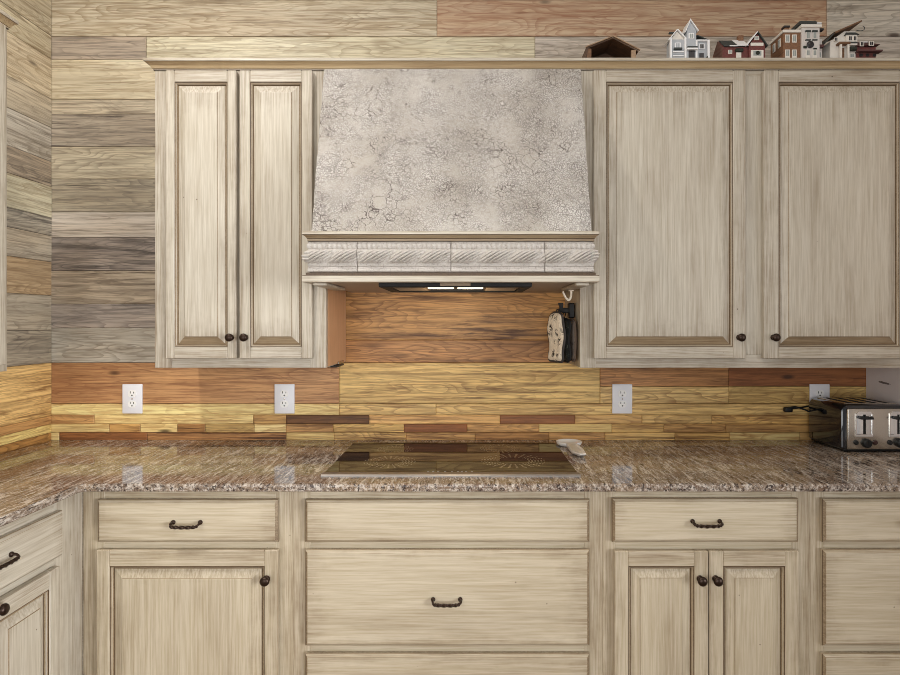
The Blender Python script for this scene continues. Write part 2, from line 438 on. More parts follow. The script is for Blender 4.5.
# right return wall
def gyp():
    m, nt, b = newmat('grey_lilac_wall_paint')
    tc = N(nt, 'ShaderNodeTexCoord'); co = tc.outputs['Object']
    c = mix(nt, ramp(nt, noise(nt, co, 6, 4), [(.3, g(0)), (.7, g(1))]), srgb(226, 217, 216), srgb(236, 229, 227))
    sx = N(nt, 'ShaderNodeSeparateXYZ'); nt.links.new(co, sx.inputs[0])
    dy = math_(nt, 'DIVIDE', math_(nt, 'SUBTRACT', sx.outputs[1], 2.315), .052)
    dz = math_(nt, 'DIVIDE', math_(nt, 'ADD', math_(nt, 'SUBTRACT', sx.outputs[2], 1.148), math_(nt, 'MULTIPLY', dy, -.004)), .006)
    r = math_(nt, 'ADD', math_(nt, 'MULTIPLY', dy, dy), math_(nt, 'MULTIPLY', dz, dz))
    r = math_(nt, 'ADD', r, math_(nt, 'MULTIPLY', noise(nt, co, 130, 3), 1.1))
    c = mix(nt, ramp(nt, r, [(.9, g(.85)), (1.3, g(0))]), c, srgb(70, 52, 48))
    nt.links.new(c, b.inputs['Base Color']); b.inputs['Roughness'].default_value = .7
    return m
wr = MB().box(XR, XR+.12, 1.45, WALL-.001, 0, 2.232).build('wall_right', gyp(), smooth=0)
struct(wr, 'pale grey-lilac painted return wall right of the toaster with a dark scuff', 'wall')
fl = MB().box(XL-.03, 4.0, -3.0, WALL+.03, -.05, 0).build('floor', small_wood('brown_floor', srgb(150,118,86), srgb(112,84,60)), smooth=0)
struct(fl, 'brown wood floor', 'floor')
ce = MB().box(XL-.03, 4.0, -3.0, WALL+.03, CEIL, CEIL+.05).build('ceiling', plain('white_ceiling_paint', srgb(238,234,226), .9), smooth=0)
struct(ce, 'white painted ceiling', 'ceiling')

# ------------------------------------------------------------------ cabinet pieces (local: x across, y=0 face plane, front towards -y)
def rings_rect(mb, x0, x1, z0, z1, rings, mis, cap):
    R = [[(x0+i, y, z0+i), (x1-i, y, z0+i), (x1-i, y, z1-i), (x0+i, y, z1-i)] for i, y in rings]
    Vv = [[mb.bm.verts.new(p) for p in r] for r in R]
    for k in range(len(R)-1):
        for j in range(4):
            n = (j+1) % 4
            f = mb.bm.faces.new((Vv[k][j], Vv[k][n], Vv[k+1][n], Vv[k+1][j]))
            mm = mis[k]
            f.material_index = mm[j] if isinstance(mm, tuple) else mm
    if cap is not None: mb.bm.faces.new(Vv[-1]).material_index = cap
    mb.bm.faces.new(list(reversed(Vv[0]))).material_index = 0
# material slots: 0 upright, 1 level, 2 brown glaze, 3 tan glaze
MATS = [PV, PH, GL, GM]
UPPER_MATS, BASE_MATS = [PV, PH, GL, GM], [PVB, PHB, GL, GM]
HV = (1, 0, 1, 0)     # bottom, right, top, left strips
def door(parent, x0, x1, z0, z1, st, sr, bev=.022, t=.021, knob=None):
    """frame-and-raised-panel door; st stile width, sr rail width"""
    mb = MB()
    T = -t
    # stiles and rails (butt jointed)
    def stick(a0, a1, c0, c1, mi):
        mb.box(a0, a1, T, -.001, c0, c1, .0022, mi)
    stick(x0, x0+st, z0, z1, 0); stick(x1-st, x1, z0, z1, 0)
    stick(x0+st, x1-st, z0, z0+sr, 1); stick(x0+st, x1-st, z1-sr, z1, 1)
    d = mb.build('door', MATS, parent)
    # sticking: ogee moulding round the panel, brown glaze sitting in its groove
    m2 = MB()
    a0, a1, c0, c1 = x0+st, x1-st, z0+sr, z1-sr
    prof = [(0, T+.0022), (.0018, T+.0035), (.004, T+.004), (.006, T+.0075), (.0075, T+.011), (.0085, T+.0125)]
    rr = [[(a0+i, y, c0+i), (a1-i, y, c0+i), (a1-i, y, c1-i), (a0+i, y, c1-i)] for i, y in prof]
    Vv = [[m2.bm.verts.new(p) for p in r] for r in rr]
    mm = [2, 3, HV, 3, 2]
    for k in range(len(rr)-1):
        for j in range(4):
            n = (j+1) % 4
            f = m2.bm.faces.new((Vv[k][j], Vv[k][n], Vv[k+1][n], Vv[k+1][j]))
            f.material_index = mm[k][j] if isinstance(mm[k], tuple) else mm[k]
    m2.build('moulding', MATS, d, recalc=True)
    m3 = MB(); i0 = .0075
    rings_rect(m3, a0, a1, c0, c1, [(i0-.003, -.002), (i0-.003, T+.0125), (i0+.001, T+.0115), (i0+.003, T+.0105), (i0+bev, T+.0030), (i0+bev+.0012, T+.0008), (i0+bev+.003, T+.0005)],
               [0, 2, 3, (3, 0, 0, 0), 3, 0], 0)
    m3.build('panel', MATS, d, smooth=0)
    if knob:
        knob_at(d, knob[0], T, knob[1])
    return d
KNOB_ME = None
def knob_at(parent, x, y, z):
    global KNOB_ME
    if KNOB_ME is None:
        mb = MB().lathe([(0,0),(.0095,0),(.0098,.0015),(.0075,.004),(.0060,.007),(.0058,.013),(.0085,.0155),(.0128,.018),(.0138,.0215),(.0130,.0252),(.0095,.0285),(.004,.030),(0,.0302)], (0,0,0), (0,-1,0), 24)
        o = mb.build('knob', BRONZE, parent); KNOB_ME = o.data
    else:
        o = bpy.data.objects.new('knob', KNOB_ME); C.objects.link(o); o.parent = parent
    o.location = (x, y, z); return o
PULL_ME = None
def pull_at(parent, x, y, z, w=.088):
    global PULL_ME
    if PULL_ME is None:
        mb = MB()
        pts, rad, tw = [], [], []
        h = w/2
        ctrl = [(-h+.005, -.001, .004), (-h+.004, -.010, .004), (-h+.004, -.017, .002), (-h+.009, -.022, -.002), (-h+.022, -.0235, -.0035), (0, -.0235, -.004), (h-.022, -.0235, -.0035), (h-.009, -.022, -.002), (h-.004, -.017, .002), (h-.004, -.010, .004), (h-.005, -.001, .004)]
        P = smooth_path(ctrl, 9)
        for i, p in enumerate(P):
            u = i/(len(P)-1); m = max(0, 1-abs(u-.5)/.30)
            rad.append(.0030 + .0012*min(1, m*2)); tw.append(2*PI*1.6*max(0, min(1, (u-.25)/.5)))
        mb.tube(P, rad, 12, square=True, twist=tw)
        for s in (-1, 1):
            mb.lathe([(0,0),(.0062,0),(.0066,.003),(.005,.006),(.003,.0075),(0,.0078)], (s*(h-.005), 0, .004), (0,-1,0), 16)
        o = mb.build('handle', BRONZE, parent); PULL_ME = o.data
    else:
        o = bpy.data.objects.new('handle', PULL_ME); C.objects.link(o); o.parent = parent
    o.location = (x, y, z); return o
def drawer(parent, x0, x1, z0, z1, t=.021, pull=None, bevel=.009):
    mb = MB()
    rings_rect(mb, x0, x1, z0, z1, [(0, -.001), (0, -t+.0085), (.0012, -t+.0065), (bevel-.0015, -t+.0016), (bevel-.0010, -t+.0006), (bevel+.0015, -t)],
               [0, (3,2,3,2), (1,3,1,3), 3, 1], 1)
    o = mb.build('drawer', MATS, parent, smooth=0)
    if pull: pull_at(o, pull[0], -t, pull[1])
    return o
def carcass(parent, w, depth, z0, z1, toe=False, mats=None):
    mb = MB()
    if toe:
        mb.box(.001, w-.001, .019, depth, .10, z1, .0008)
        mb.box(.002, w-.002, .075, depth, 0, .0995, 0)
    else:
        mb.box(.001, w-.001, .019, depth, z0, z1, .0008)
    return mb.build('body', mats or [PV], parent)
def frame(parent, sticks):
    mb = MB()
    for (x0, x1, z0, z1, v) in sticks: mb.box(x0, x1, 0, .0195, z0, z1, .0010, 0 if v else 1)
    return mb.build('face_frame', MATS, parent)

# ------------------------------------------------------------------ upper cabinets
UZ0, UZ1 = Z(367.8, UF), 2.265
DZ0, DZ1 = Z(358.6, 2.07), Z(70.2, 2.07)
DK = 2.07
def upper(label, px0, px1, doors, xend=None):
    x0 = X(px0, UF); x1 = xend if xend is not None else X(px1, UF)
    r = thing('wall_cabinet', label, 'cabinet', (x0, UF, UZ0), 0, 'wall cabinets')
    w = x1-x0; h = UZ1-UZ0
    carcass(r, w, WALL-UF-.002, 0, h)
    fr = []
    lo, hi = DZ0-UZ0, DZ1-UZ0
    sd = sorted(doors)
    first = X(sd[0][0], DK)-x0+.012; last = X(sd[-1][1], DK)-x0-.012
    fr += [(0, first, 0, h, True), (last, w, 0, h, True), (first, last, 0, lo+.012, False), (first, last, hi-.012, h, False)]
    for a, b in zip(sd[:-1], sd[1:]):
        fr.append((X(a[1], DK)-x0-.012, X(b[0], DK)-x0+.012, lo+.012, hi-.012, True))
    frame(r, fr)
    for (a, b, st, kx) in doors:
        door(r, X(a, DK)-x0, X(b, DK)-x0, lo, hi, st, .040, .026, .021, (X(kx, 2.05)-x0, Z(337.5, 2.05)-UZ0))
    return r
wcl = upper('cream glazed double-door wall cabinet left of the range hood', 155, 326.3, [(165.5, 236.2, .030, 229.2), (239.4, 312.2, .036, 243.6)])
wcr = upper('wide cream glazed wall cabinet right of the range hood, figurines on top', 580, 0, [(593.5, 746, .043, 741.5), (763.7, 915, .051, 776)], XR-.002)
# unpainted inner side of the left cabinet and its small clip
MB().box(X(326.3,UF)-X(155,UF)-.0005, X(326.3,UF)-X(155,UF)+.0022, .020, WALL-UF-.004, .003, 2.23-UZ0, .0006).build('side_panel', RAWV, wcl)
mb = MB(); xx = X(326.3,UF)-X(155,UF)
mb.box(xx+.002, xx+.007, .17, .27, -.001, .010, .002).box(xx-.05, xx+.012, .12, .24, -.008, -.0005, .002, 1)
mb.build('clip', [STEEL, BLACKP], wcl)
# cabinet on the left wall (only its far front edge shows)
LW = -1.350
r = thing('wall_cabinet', 'wall cabinet on the left wall, only a pale edge showing', 'cabinet', (LW, 1.795-.75, UZ0+.012), PI/2, 'wall cabinets')
carcass(r, .75, abs(XL-LW)-.002, 0, UZ1-UZ0-.012)
hh = UZ1-UZ0-.012
frame(r, [(0,.05,0,hh,True),(.70,.75,0,hh,True),(.05,.70,0,.05,False),(.05,.70,hh-.05,hh,False)])
door(r, .03, .373, .02, hh-.035, .05, .05, knob=(.35,.09)); door(r, .377, .72, .02, hh-.035, .05, .05, knob=(.40,.09))

# crown mouldings
CROWN = [(0,0),(.0035,.0),(.0045,.002),(.0045,.004),(.006,.0055),(.0075,.006),(.010,.0105),(.0145,.0160),(.020,.0205),(.0235,.0220),(.0250,.0226),(.0262,.0240),(.0262,.0315),(.025,.033),(0,.033)]
CM = [2,2,0,3,2,3,3,3,3,2,0,0,0,0,0]  # lowest strips dark: the shadow line under the crown, painted in glaze brown
def sweep(mb, prof, mis, path_fn, closed_idx=None):
    rings = [[path_fn(k, o, z) for (o, z) in prof] for k in range(closed_idx)]
    R = [[mb.bm.verts.new(p) for p in r] for r in rings]
    n = len(prof)
    for i in range(len(R)-1):
        for j in range(n):
            k = (j+1) % n
            f = mb.bm.faces.new((R[i][j], R[i][k], R[i+1][k], R[i+1][j])); f.material_index = mis[j]
    mb.bm.faces.new(R[0]); mb.bm.faces.new(list(reversed(R[-1])))
CRZ = 2.2345
xl = X(155, UF)
mb = MB()
def pth(k, o, z):
    o += .0006
    return [(xl-o, WALL-.002, CRZ+z), (xl-o, UF-o, CRZ+z), (2.38, UF-o, CRZ+z)][k]
sweep(mb, CROWN, CM, pth, 3)
cr = mb.build('crown_moulding', [PH, PH, GL, COVE], None, (0, UF, CRZ), smooth=30)
tag(cr, 'long cream crown moulding with brown cove along the cabinet tops over the hood', 'moulding')
mb = MB()
def pth2(k, o, z):
    o += .0006; o *= .75
    return [(XL+.004, 1.795+o, CRZ+z), (LW+o, 1.795+o, CRZ+z), (LW+o, 1.04, CRZ+z)][k]
sweep(mb, CROWN, CM, pth2, 3)
c2 = mb.build('crown_moulding', [PH, PH, GL, COVE], None, (LW, 1.5, CRZ), smooth=30)
tag(c2, 'short crown moulding on the left wall cabinet at the upper left corner', 'moulding')

# ------------------------------------------------------------------ range hood
HX0, HX1 = -.464, .364
HC = (HX0+HX1)/2
ZL = Z(232.5, 1.80)      # top of ledge
ZT1, ZT0 = Z(241.3, 1.78), Z(272, 1.78)   # tile band
ZB = Z(282, 1.765)       # bottom of lower board
hood = thing('range_hood', 'plastered range hood with carved tile band between the cabinets', 'range hood', (HC, 1.79, ZB))
HL = (HC, 1.79, ZB)
def hp(mb, name, mats, parent=hood, **k):
    bmesh.ops.translate(mb.bm, verts=mb.bm.verts[:], vec=-Vector(HL))
    return mb.build(name, mats, parent, **k)
# sloping plaster canopy
mb = MB()
nx, nz = 40, 26
top = (X(323, 2.07)+.002, X(581.8, 2.07)-.002, 2.074, CRZ-.0008); bot = (X(311, 1.82), X(592, 1.82), 1.818, ZL-.004)
grid = []
for j in range(nz+1):
    v = j/nz; rr = []
    for i in range(nx+1):
        u = i/nx
        xa = top[0]+(top[1]-top[0])*u; xb = bot[0]+(bot[1]-bot[0])*u
        wob = .0015*math.sin(9*u+4*v)*math.sin(7*v+2)+random.uniform(-.0004,.0004)
        ed = min(u, 1-u)*nx
        yy = bot[2]+(top[2]-bot[2])*v + wob + (.004 if ed < .5 else 0)
        xx = xb+(xa-xb)*v + (random.uniform(-.0012,.0012) if ed < .5 else 0)
        rr.append(mb.bm.verts.new((xx, yy, bot[3]+(top[3]-bot[3])*v)))
    grid.append(rr)
for j in range(nz):
    for i in range(nx): mb.bm.faces.new((grid[j][i], grid[j][i+1], grid[j+1][i+1], grid[j+1][i]))
bk = {}
for key, (xx, zz) in dict(bl=(bot[0], bot[3]), br=(bot[1], bot[3]), tl=(top[0], top[3]), tr=(top[1], top[3])).items():
    bk[key] = mb.bm.verts.new((xx, WALL-.003, zz))
mb.bm.faces.new([bk['bl']]+[grid[j][0] for j in range(nz+1)]+[bk['tl']])
mb.bm.faces.new([bk['tr']]+[grid[j][nx] for j in range(nz,-1,-1)]+[bk['br']])
mb.bm.faces.new([bk['tl']]+grid[nz]+[bk['tr']])
mb.bm.faces.new([bk['br']]+list(reversed(grid[0]))+[bk['bl']])
mb.bm.faces.new([bk['bl'], bk['tl'], bk['tr'], bk['br']])
hp(mb, 'canopy', PLAST)
# mouldings wrap round three sides
def wrap(prof, mis, name, mats, ox=0.0):
    mb = MB()
    a, b, yf = HX0, HX1, 1.788
    def p(k, o, z):
        return [(a-o, 2.085, z), (a-o, yf-o, z), (b+o, yf-o, z), (b+o, 2.085, z)][k]
    sweep(mb, prof, mis, p, 4)
    return hp(mb, name, mats, smooth=30)
dz = ZL-ZT1
wrap([(-.03, ZT1+.001), (.0035, ZT1+.001), (.004, ZT1+dz*.28), (.006, ZT1+dz*.34), (.009, ZT1+dz*.5), (.0145, ZT1+dz*.62), (.0162, ZT1+dz*.68), (.0162, ZL-.003), (.013, ZL), (-.03, ZL)],
     [3,3,2,3,3,2,0,0,1,1], 'ledge', [PH, PH, GL, GM])
dz = ZT0-ZB
wrap([(-.03, ZB), (.0148, ZB), (.0162, ZB+.002), (.0162, ZB+dz*.62), (.0148, ZB+dz*.68), (.007, ZB+dz*.72), (.007, ZT0-.002), (.004, ZT0-.001), (-.03, ZT0-.001)],
     [1,1,0,2,3,2,2,3,3], 'lower_board', [PH, PH, GL, GM])
# box behind the tiles with the greyish lining below
mb = MB()
mb.box(HX0+.006, HX1-.006, 1.795, WALL-.003, ZB+.002, ZL-.005)
hp(mb, 'core', GREYU, smooth=0)
# side rails under the hood
for (a, b) in ((HX0+.008, HX0+.048), (HX1-.048, HX1-.008)):
    hp(MB().box(a, b, 1.80, 2.075, ZB-.008, ZB+.001, .002), 'bottom_rail', [PH])
# carved relief tiles
TH = ZT1-ZT0-.0012
def relief(s, v):
    """s metres along the band, v 0..1 up -> height"""
    def bumpf(c, w): 
        t = (v-c)/w
        return math.sqrt(max(0, 1-t*t)) if abs(t) < 1 else 0
    h = .0
    h += .0040*bumpf(.05, .05) + .0022*bumpf(.135, .035)
    h += .0030*(.18 < v < .30)
    env = bumpf(.52, .235)
    if env > 0:
        P = .0868
        q = ((s - .9*(v-.5)*.088)/P) % 1.0
        # two acanthus leaves with curling ribs per repeat
        rib = abs(math.sin(PI*((s*1.0 - 1.35*(v-.3)*.088*(1+.4*q))/.0145)))**.6
        leaf = .30+.70*math.sin(PI*min(1, q*1.08))**.7
        h += env*(.0085*leaf + .0115*rib*leaf + .001)
    t = bumpf(.86, .095)
    if t > 0:
        k = (s/.0145) % 1.0
        h += t*(.0012+.0062*abs(math.sin(PI*k))*(.6+.4*math.sin(s*433)))
    h += .0025*bumpf(.985, .02)
    return h
tb = [X(308,1.78)+.001, X(356.7,1.78), X(450.8,1.78), X(545,1.78), X(592,1.78)-.001]
tb[0], tb[-1] = HX0, HX1
NV = 46
for i in range(4):
    mb = MB(); a, b = tb[i], tb[i+1]; n = max(12, int((b-a)/.0019)); G = []
    for j in range(n+1):
        s = a+(b-a)*j/n
        col = []
        for k in range(NV+1):
            v = k/NV; h = relief(s-tb[2], v)
            seam = 0 if (j > 0 and j < n) or (i == 0 and j == 0) or (i == 3 and j == n) else .003
            x = s
            if i == 0 and j == 0: x = s-h
            elif i == 3 and j == n: x = s+h
            else: x = s + (.0005 if j == 0 else -.0005 if j == n else 0)
            col.append(mb.bm.verts.new((x, 1.788-h+seam, ZT0+.0006+TH*v)))
        G.append(col)
    for j in range(n):
        for k in range(NV): mb.bm.faces.new((G[j][k], G[j+1][k], G[j+1][k+1], G[j][k+1]))
    hp(mb, 'relief_tile', TILE, smooth=60, recalc=False)
for sgn, xe in ((-1, HX0), (1, HX1)):
    mb = MB(); G = []; n = 120
    for j in range(n+1):
        d = .285*j/n
        s0 = (xe-tb[2]) - sgn*d
        G.append([mb.bm.verts.new((xe+sgn*relief(s0, k/NV), 1.788-(relief(s0, k/NV) if j == 0 else 0)+d, ZT0+.0006+TH*k/NV)) for k in range(NV+1)])
    for j in range(n):
        for k in range(NV): mb.bm.faces.new((G[j][k], G[j+1][k], G[j+1][k+1], G[j][k+1]) if sgn > 0 else (G[j][k+1], G[j+1][k+1], G[j+1][k], G[j][k]))
    hp(mb, 'relief_tile', TILE, smooth=60, recalc=False)
# extractor insert
vx0, vx1, vy0, vy1, vz = X(378.5, 1.80), X(532, 1.80), 1.80, 2.11, 1.4795
mb = MB()
mb.box(vx0, vx1, vy0, vy0+.028, vz, ZB+.003, .002).box(vx0, vx0+.028, vy0+.0285, vy1-.0205, vz, ZB+.003, .002).box(vx1-.028, vx1, vy0+.0285, vy1-.0205, vz, ZB+.003, .002).box(vx0, vx1, vy1-.02, vy1, vz, ZB+.003, .002)
ins = hp(mb, 'extractor_insert', plain('matt_black_metal', srgb(14, 13, 13), .7))
FILT = plain('grease_filter_mesh', srgb(112, 92, 70), .5, .5)
xm = (vx0+vx1)/2
for (a, b) in ((vx0+.030, vx0+.135), (vx1-.135, vx1-.030)):
    mb = MB()
    mb.box(a, b, vy0+.030, vy1-.022, vz+.004, ZB+.002, .001)
    for k in range(9):
        yy = vy0+.04+k*.026
        mb.box(a+.004, b-.004, yy, yy+.004, vz+.002, vz+.005)
    hp(mb, 'filter', FILT, ins)
mb = MB().box(vx0+.137, vx1-.137, vy0+.030, vy0+.20, vz+.006, ZB+.002)
hp(mb, 'lamp_housing', BLACKP, ins)
LENS = plain('lit_lamp_lens', (1.0, .86, .62, 1), .4, emit=3.0)
for (a, b) in ((xm-.083, xm-.006), (xm+.006, xm+.083)):
    hp(MB().box(a, b, vy0+.031, vy0+.062, vz-.0022, vz+.0055, .001), 'lamp', LENS, ins)
hp(MB().box(xm-.045, xm+.045, vy0-.003, vy0+.0005, vz+.003, vz+.0135, .0008), 'control_strip', plain('tan_control_strip', srgb(120, 100, 74), .4), ins)

# ------------------------------------------------------------------ base cabinets
BZ1 = .8915
DB = 1.764
bz = lambda py: Z(py, DB)
def base(label, px0, px1, xend=None):
    x0 = X(px0, BF); x1 = xend if xend is not None else X(px1, BF)
    r = thing('base_cabinet', label, 'cabinet', (x0, BF, 0), 0, 'base cabinets')
    carcass(r, x1-x0, WALL-BF-.003, 0, BZ1, True, [PVB])
    return r, x0, x1-x0
d1t, d1b = bz(500.2), bz(543)
d2t, d2b = bz(550.5), bz(647)
d3t = bz(655)
MATS = BASE_MATS
# A: drawer over one door
r, x0, w = base('base cabinet in the left corner, one drawer over a door with its knob at right', 83, 293)
a, b = X(96, DB)-x0, X(277.5, DB)-x0
frame(r, [(0, a+.012, .10, BZ1, True), (b-.012, w, .10, BZ1, True), (a+.012, b-.012, d1t-.012, BZ1, False), (a+.012, b-.012, d2t-.012, d1b+.012, False), (a+.012, b-.012, .10, .145, False)])
drawer(r, a, b, d1b, d1t, pull=(X(184, 1.745)-x0, bz(523.5)))
door(r, a, b, .13, d2t, .038, .046, .028, knob=(X(264.8, 1.745)-x0, Z(581.3, 1.745)))
# B: three drawers under the cooktop
r, x0, w = base('base cabinet of three wide drawers below the cooktop', 293, 602.5)
a, b = X(304.5, DB)-x0, X(590, DB)-x0
frame(r, [(0, a+.012, .10, BZ1, True), (b-.012, w, .10, BZ1, True), (a+.012, b-.012, d1t-.012, BZ1, False), (a+.012, b-.012, d2t-.012, d1b+.012, False), (a+.012, b-.012, d3t-.012, d2b+.012, False), (a+.012, b-.012, .10, .145, False)])
drawer(r, a, b, d1b, d1t); drawer(r, a, b, d2b, d2t, pull=(X(446.5, 1.745)-x0, bz(600.5)))
drawer(r, a, b, .13, d3t, pull=((a+b)/2, .27))
# C: drawer over two doors
r, x0, w = base('base cabinet right of the cooktop, one drawer over two knobbed doors', 602.5, 809)
a, b = X(612.5, DB)-x0, X(799.5, DB)-x0
frame(r, [(0, a+.012, .10, BZ1, True), (b-.012, w, .10, BZ1, True), (a+.012, b-.012, d1t-.012, BZ1, False), (a+.012, b-.012, d2t-.012, d1b+.012, False), (a+.012, b-.012, .10, .145, False)])
drawer(r, a, b, d1b, d1t+.003, pull=(X(708.5, 1.745)-x0, bz(522.5)))
xm1 = X(709, DB)-x0
door(r, a+.006, xm1-.0015, .13, d2t-.002, .040, .044, .026, knob=(X(703, 1.74)-x0, Z(582, 1.74)))
door(r, xm1+.0015, b, .13, d2t-.002, .040, .044, .026, knob=(X(718.8, 1.74)-x0, Z(582, 1.74)))
# D: drawer stack at the right end
r, x0, w = base('base cabinet at the right end with a stack of drawers, below the toaster', 809, 0, XR-.002)
a, b = X(823.5, DB)-x0, w-.008
frame(r, [(0, a+.012, .10, BZ1, True), (b-.012, w, .10, BZ1, True), (a+.012, b-.012, d1t-.012, BZ1, False), (a+.012, b-.012, d2t-.012, d1b+.012, False), (a+.012, b-.012, d3t-.012, d2b+.012, False), (a+.012, b-.012, .10, .145, False)])
drawer(r, a, b, d1b, d1t+.002, pull=((a+b)/2, bz(522.5))); drawer(r, a, b, d2b, d2t, pull=((a+b)/2, bz(600)))
drawer(r, a, b, .13, d3t, pull=((a+b)/2, .27))
MATS = UPPER_MATS
# E: the run on the left wall
EX = X(83, BF)
EL = 1.30
r = thing('base_cabinet', 'base cabinet on the left wall, turned to face right', 'cabinet', (EX, BF-.001-EL, 0), PI/2, 'base cabinets')
carcass(r, EL, abs(XL-EX)-.003, 0, BZ1, True, [PV])
def ly(d): return d-(BF-.001-EL)
f1, f0 = ly(1.672), ly(1.19)
frame(r, [(0, f0+.012, .10, BZ1, True), (f1-.012, EL, .10, BZ1, True), (f0+.012, f1-.012, d1t-.012, BZ1, False), (f0+.012, f1-.012, d2t-.012, d1b+.012, False), (f0+.012, f1-.012, .10, .145, False)])
drawer(r, f0, f1, d1b, d1t, pull=(ly(1.435), Z(553.5, 1.49)))
door(r, ly(1.395), ly(1.655), .13, d2t, .042, .046, .026, knob=(ly(1.425), Z(609.5, 1.425)))
door(r, f0, ly(1.392), .13, d2t, .042, .046, .026)

# ------------------------------------------------------------------ countertop
bm = MB()
ce_y, cx = 1.750, -1.102
outline = [(XL+.002, WALL-.002), (XL+.002, .45), (cx, .45), (cx, ce_y-.012), (cx+.004, ce_y-.003), (cx+.012, ce_y), (XR-.002, ce_y), (XR-.002, WALL-.002)]
def off(o, d):
    n = len(o); out = []
    for i in range(n):
        p0, p1, p2 = Vector(o[i-1]), Vector(o[i]), Vector(o[(i+1) % n])
        e1, e2 = (p1-p0).normalized(), (p2-p1).normalized()
        n1, n2 = Vector((-e1.y, e1.x)), Vector((-e2.y, e2.x))
        m = (n1+n2).normalized(); out.append(p1 + m*(d/max(.3, m.dot(n1))))
    return out
rings = []
for d, z in ((.002, BZ1+.0008), (0, BZ1+.003), (0, CT-.007), (.0007, CT-.0042), (.0022, CT-.0019), (.0043, CT-.0006), (.007, CT)):
    rings.append([(p[0], p[1], z) for p in off(outline, d)])
bm.loft(rings)
ct = bm.build('countertop', GRAN, None, (0, 2.0, CT-.02), smooth=0)
tag(ct, 'L-shaped polished brown streaked granite countertop', 'countertop')

# ------------------------------------------------------------------ cooktop
CX0, CX1, CY0, CY1 = X(320.5, 1.83), X(581, 1.83), 1.832, 2.335
ck = thing('cooktop', 'black glass electric cooktop with a stainless front strip', 'cooktop', ((CX0+CX1)/2, (CY0+CY1)/2, CT))
cc = Vector(((CX0+CX1)/2, (CY0+CY1)/2, CT))
def ckp(mb, name, mats, parent=ck, **k):
    bmesh.ops.translate(mb.bm, verts=mb.bm.verts[:], vec=-cc); return mb.build(name, mats, parent, **k)
def ringmat():
    m, nt, b = newmat('black_ceramic_glass')
    tc = N(nt, 'ShaderNodeTexCoord'); co = tc.outputs['Object']
    sx = N(nt, 'ShaderNodeSeparateXYZ'); nt.links.new(co, sx.inputs[0])
    tot = None
    for (bx, by, R) in ((-.205, -.075, .085), (.20, -.06, .105), (-.21, .125, .070), (.17, .14, .075)):
        dx = math_(nt, 'SUBTRACT', sx.outputs[0], bx); dy = math_(nt, 'SUBTRACT', sx.outputs[1], by)
        rr = math_(nt, 'SQRT', math_(nt, 'ADD', math_(nt, 'MULTIPLY', dx, dx), math_(nt, 'MULTIPLY', dy, dy)))
        an = math_(nt, 'ARCTAN2', dy, dx)
        spoke = math_(nt, 'GREATER_THAN', math_(nt, 'SINE', math_(nt, 'MULTIPLY', an, 24.0)), .55)
        dots = math_(nt, 'GREATER_THAN', math_(nt, 'SINE', math_(nt, 'MULTIPLY', rr, 620.0)), .1)
        inside = math_(nt, 'MULTIPLY', math_(nt, 'LESS_THAN', rr, R), math_(nt, 'GREATER_THAN', rr, R*.45))
        v = math_(nt, 'MULTIPLY', math_(nt, 'MULTIPLY', spoke, dots), inside)
        tot = v if tot is None else math_(nt, 'MAXIMUM', tot, v)
    c = mix(nt, math_(nt, 'MULTIPLY', tot, .55), srgb(16, 12, 10), srgb(206, 184, 146))
    nt.links.new(c, b.inputs['Base Color']); b.inputs['Roughness'].default_value = .03
    b.inputs['Specular IOR Level'].default_value = .5; b.inputs['IOR'].default_value = 1.30
    return m
ckp(MB().box(CX0+.004, CX1-.004, CY0+.030, CY1, CT+.0005, CT+.0055, .0015), 'glass', ringmat())
mb = MB()
mb.prism([(CY0, CT+.0006), (CY0, CT+.0035), (CY0+.004, CT+.0065), (CY0+.026, CT+.0075), (CY0+.0295, CT+.0062), (CY0+.0295, CT+.0006)], 'x', CX0, CX1)
ckp(mb, 'front_strip', plain('satin_steel_trim', srgb(178, 172, 166), .42, 1.0), smooth=20)
WMARK = plain('printed_white_marks', srgb(200, 196, 190), .5)
mb = MB()
for px in (428, 433, 438, 445, 452, 458, 462, 466, 472):
    xx = X(px, 1.875); mb.box(xx-.0035, xx+.0035, 1.876, 1.880, CT+.0056, CT+.0058)
ckp(mb, 'control_marks', WMARK, smooth=0)

# ------------------------------------------------------------------ spoon rest
mb = MB()
def ell(cx_, cy_, rx, ry, z, n=36, rot=0.0):
    return [(cx_+rx*math.cos(2*PI*k/n)*math.cos(rot)-ry*math.sin(2*PI*k/n)*math.sin(rot), cy_+rx*math.cos(2*PI*k/n)*math.sin(rot)+ry*math.sin(2*PI*k/n)*math.cos(rot), z) for k in range(n)]
# the outline blends a wide bowl with a handle that runs toward the front right
def outline_sr(scale, z):
    pts = []
    bowl = (X(569, 2.305), 2.305); hd = (X(580.8, 2.10), 2.10)
    n = 64
    for k in range(n):
        a = 2*PI*k/n
        dx, dy = math.cos(a), math.sin(a)
        best = 0
        for i in range(200):
            t = i*.0016
            px, py = bowl[0]+dx*t, bowl[1]+dy*t
            inb = ((px-bowl[0])/.049)**2 + ((py-bowl[1])/.047)**2 < 1
            ax, ay = hd[0]-bowl[0], hd[1]-bowl[1]
            L2 = ax*ax+ay*ay; tt = max(0, min(1, ((px-bowl[0])*ax+(py-bowl[1])*ay)/L2))
            q = math.hypot(px-bowl[0]-ax*tt, py-bowl[1]-ay*tt)
            if inb or q < .0185+.006*tt: best = t
        pts.append((bowl[0]+dx*best*scale, bowl[1]+dy*best*scale, z))
    return pts
zz = CT+.0006
mb.loft([outline_sr(.80, zz), outline_sr(.93, zz+.004), outline_sr(1.0, zz+.013), outline_sr(.985, zz+.0155), outline_sr(.94, zz+.0145), outline_sr(.84, zz+.0075), outline_sr(.5, zz+.005), outline_sr(.1, zz+.0045)])
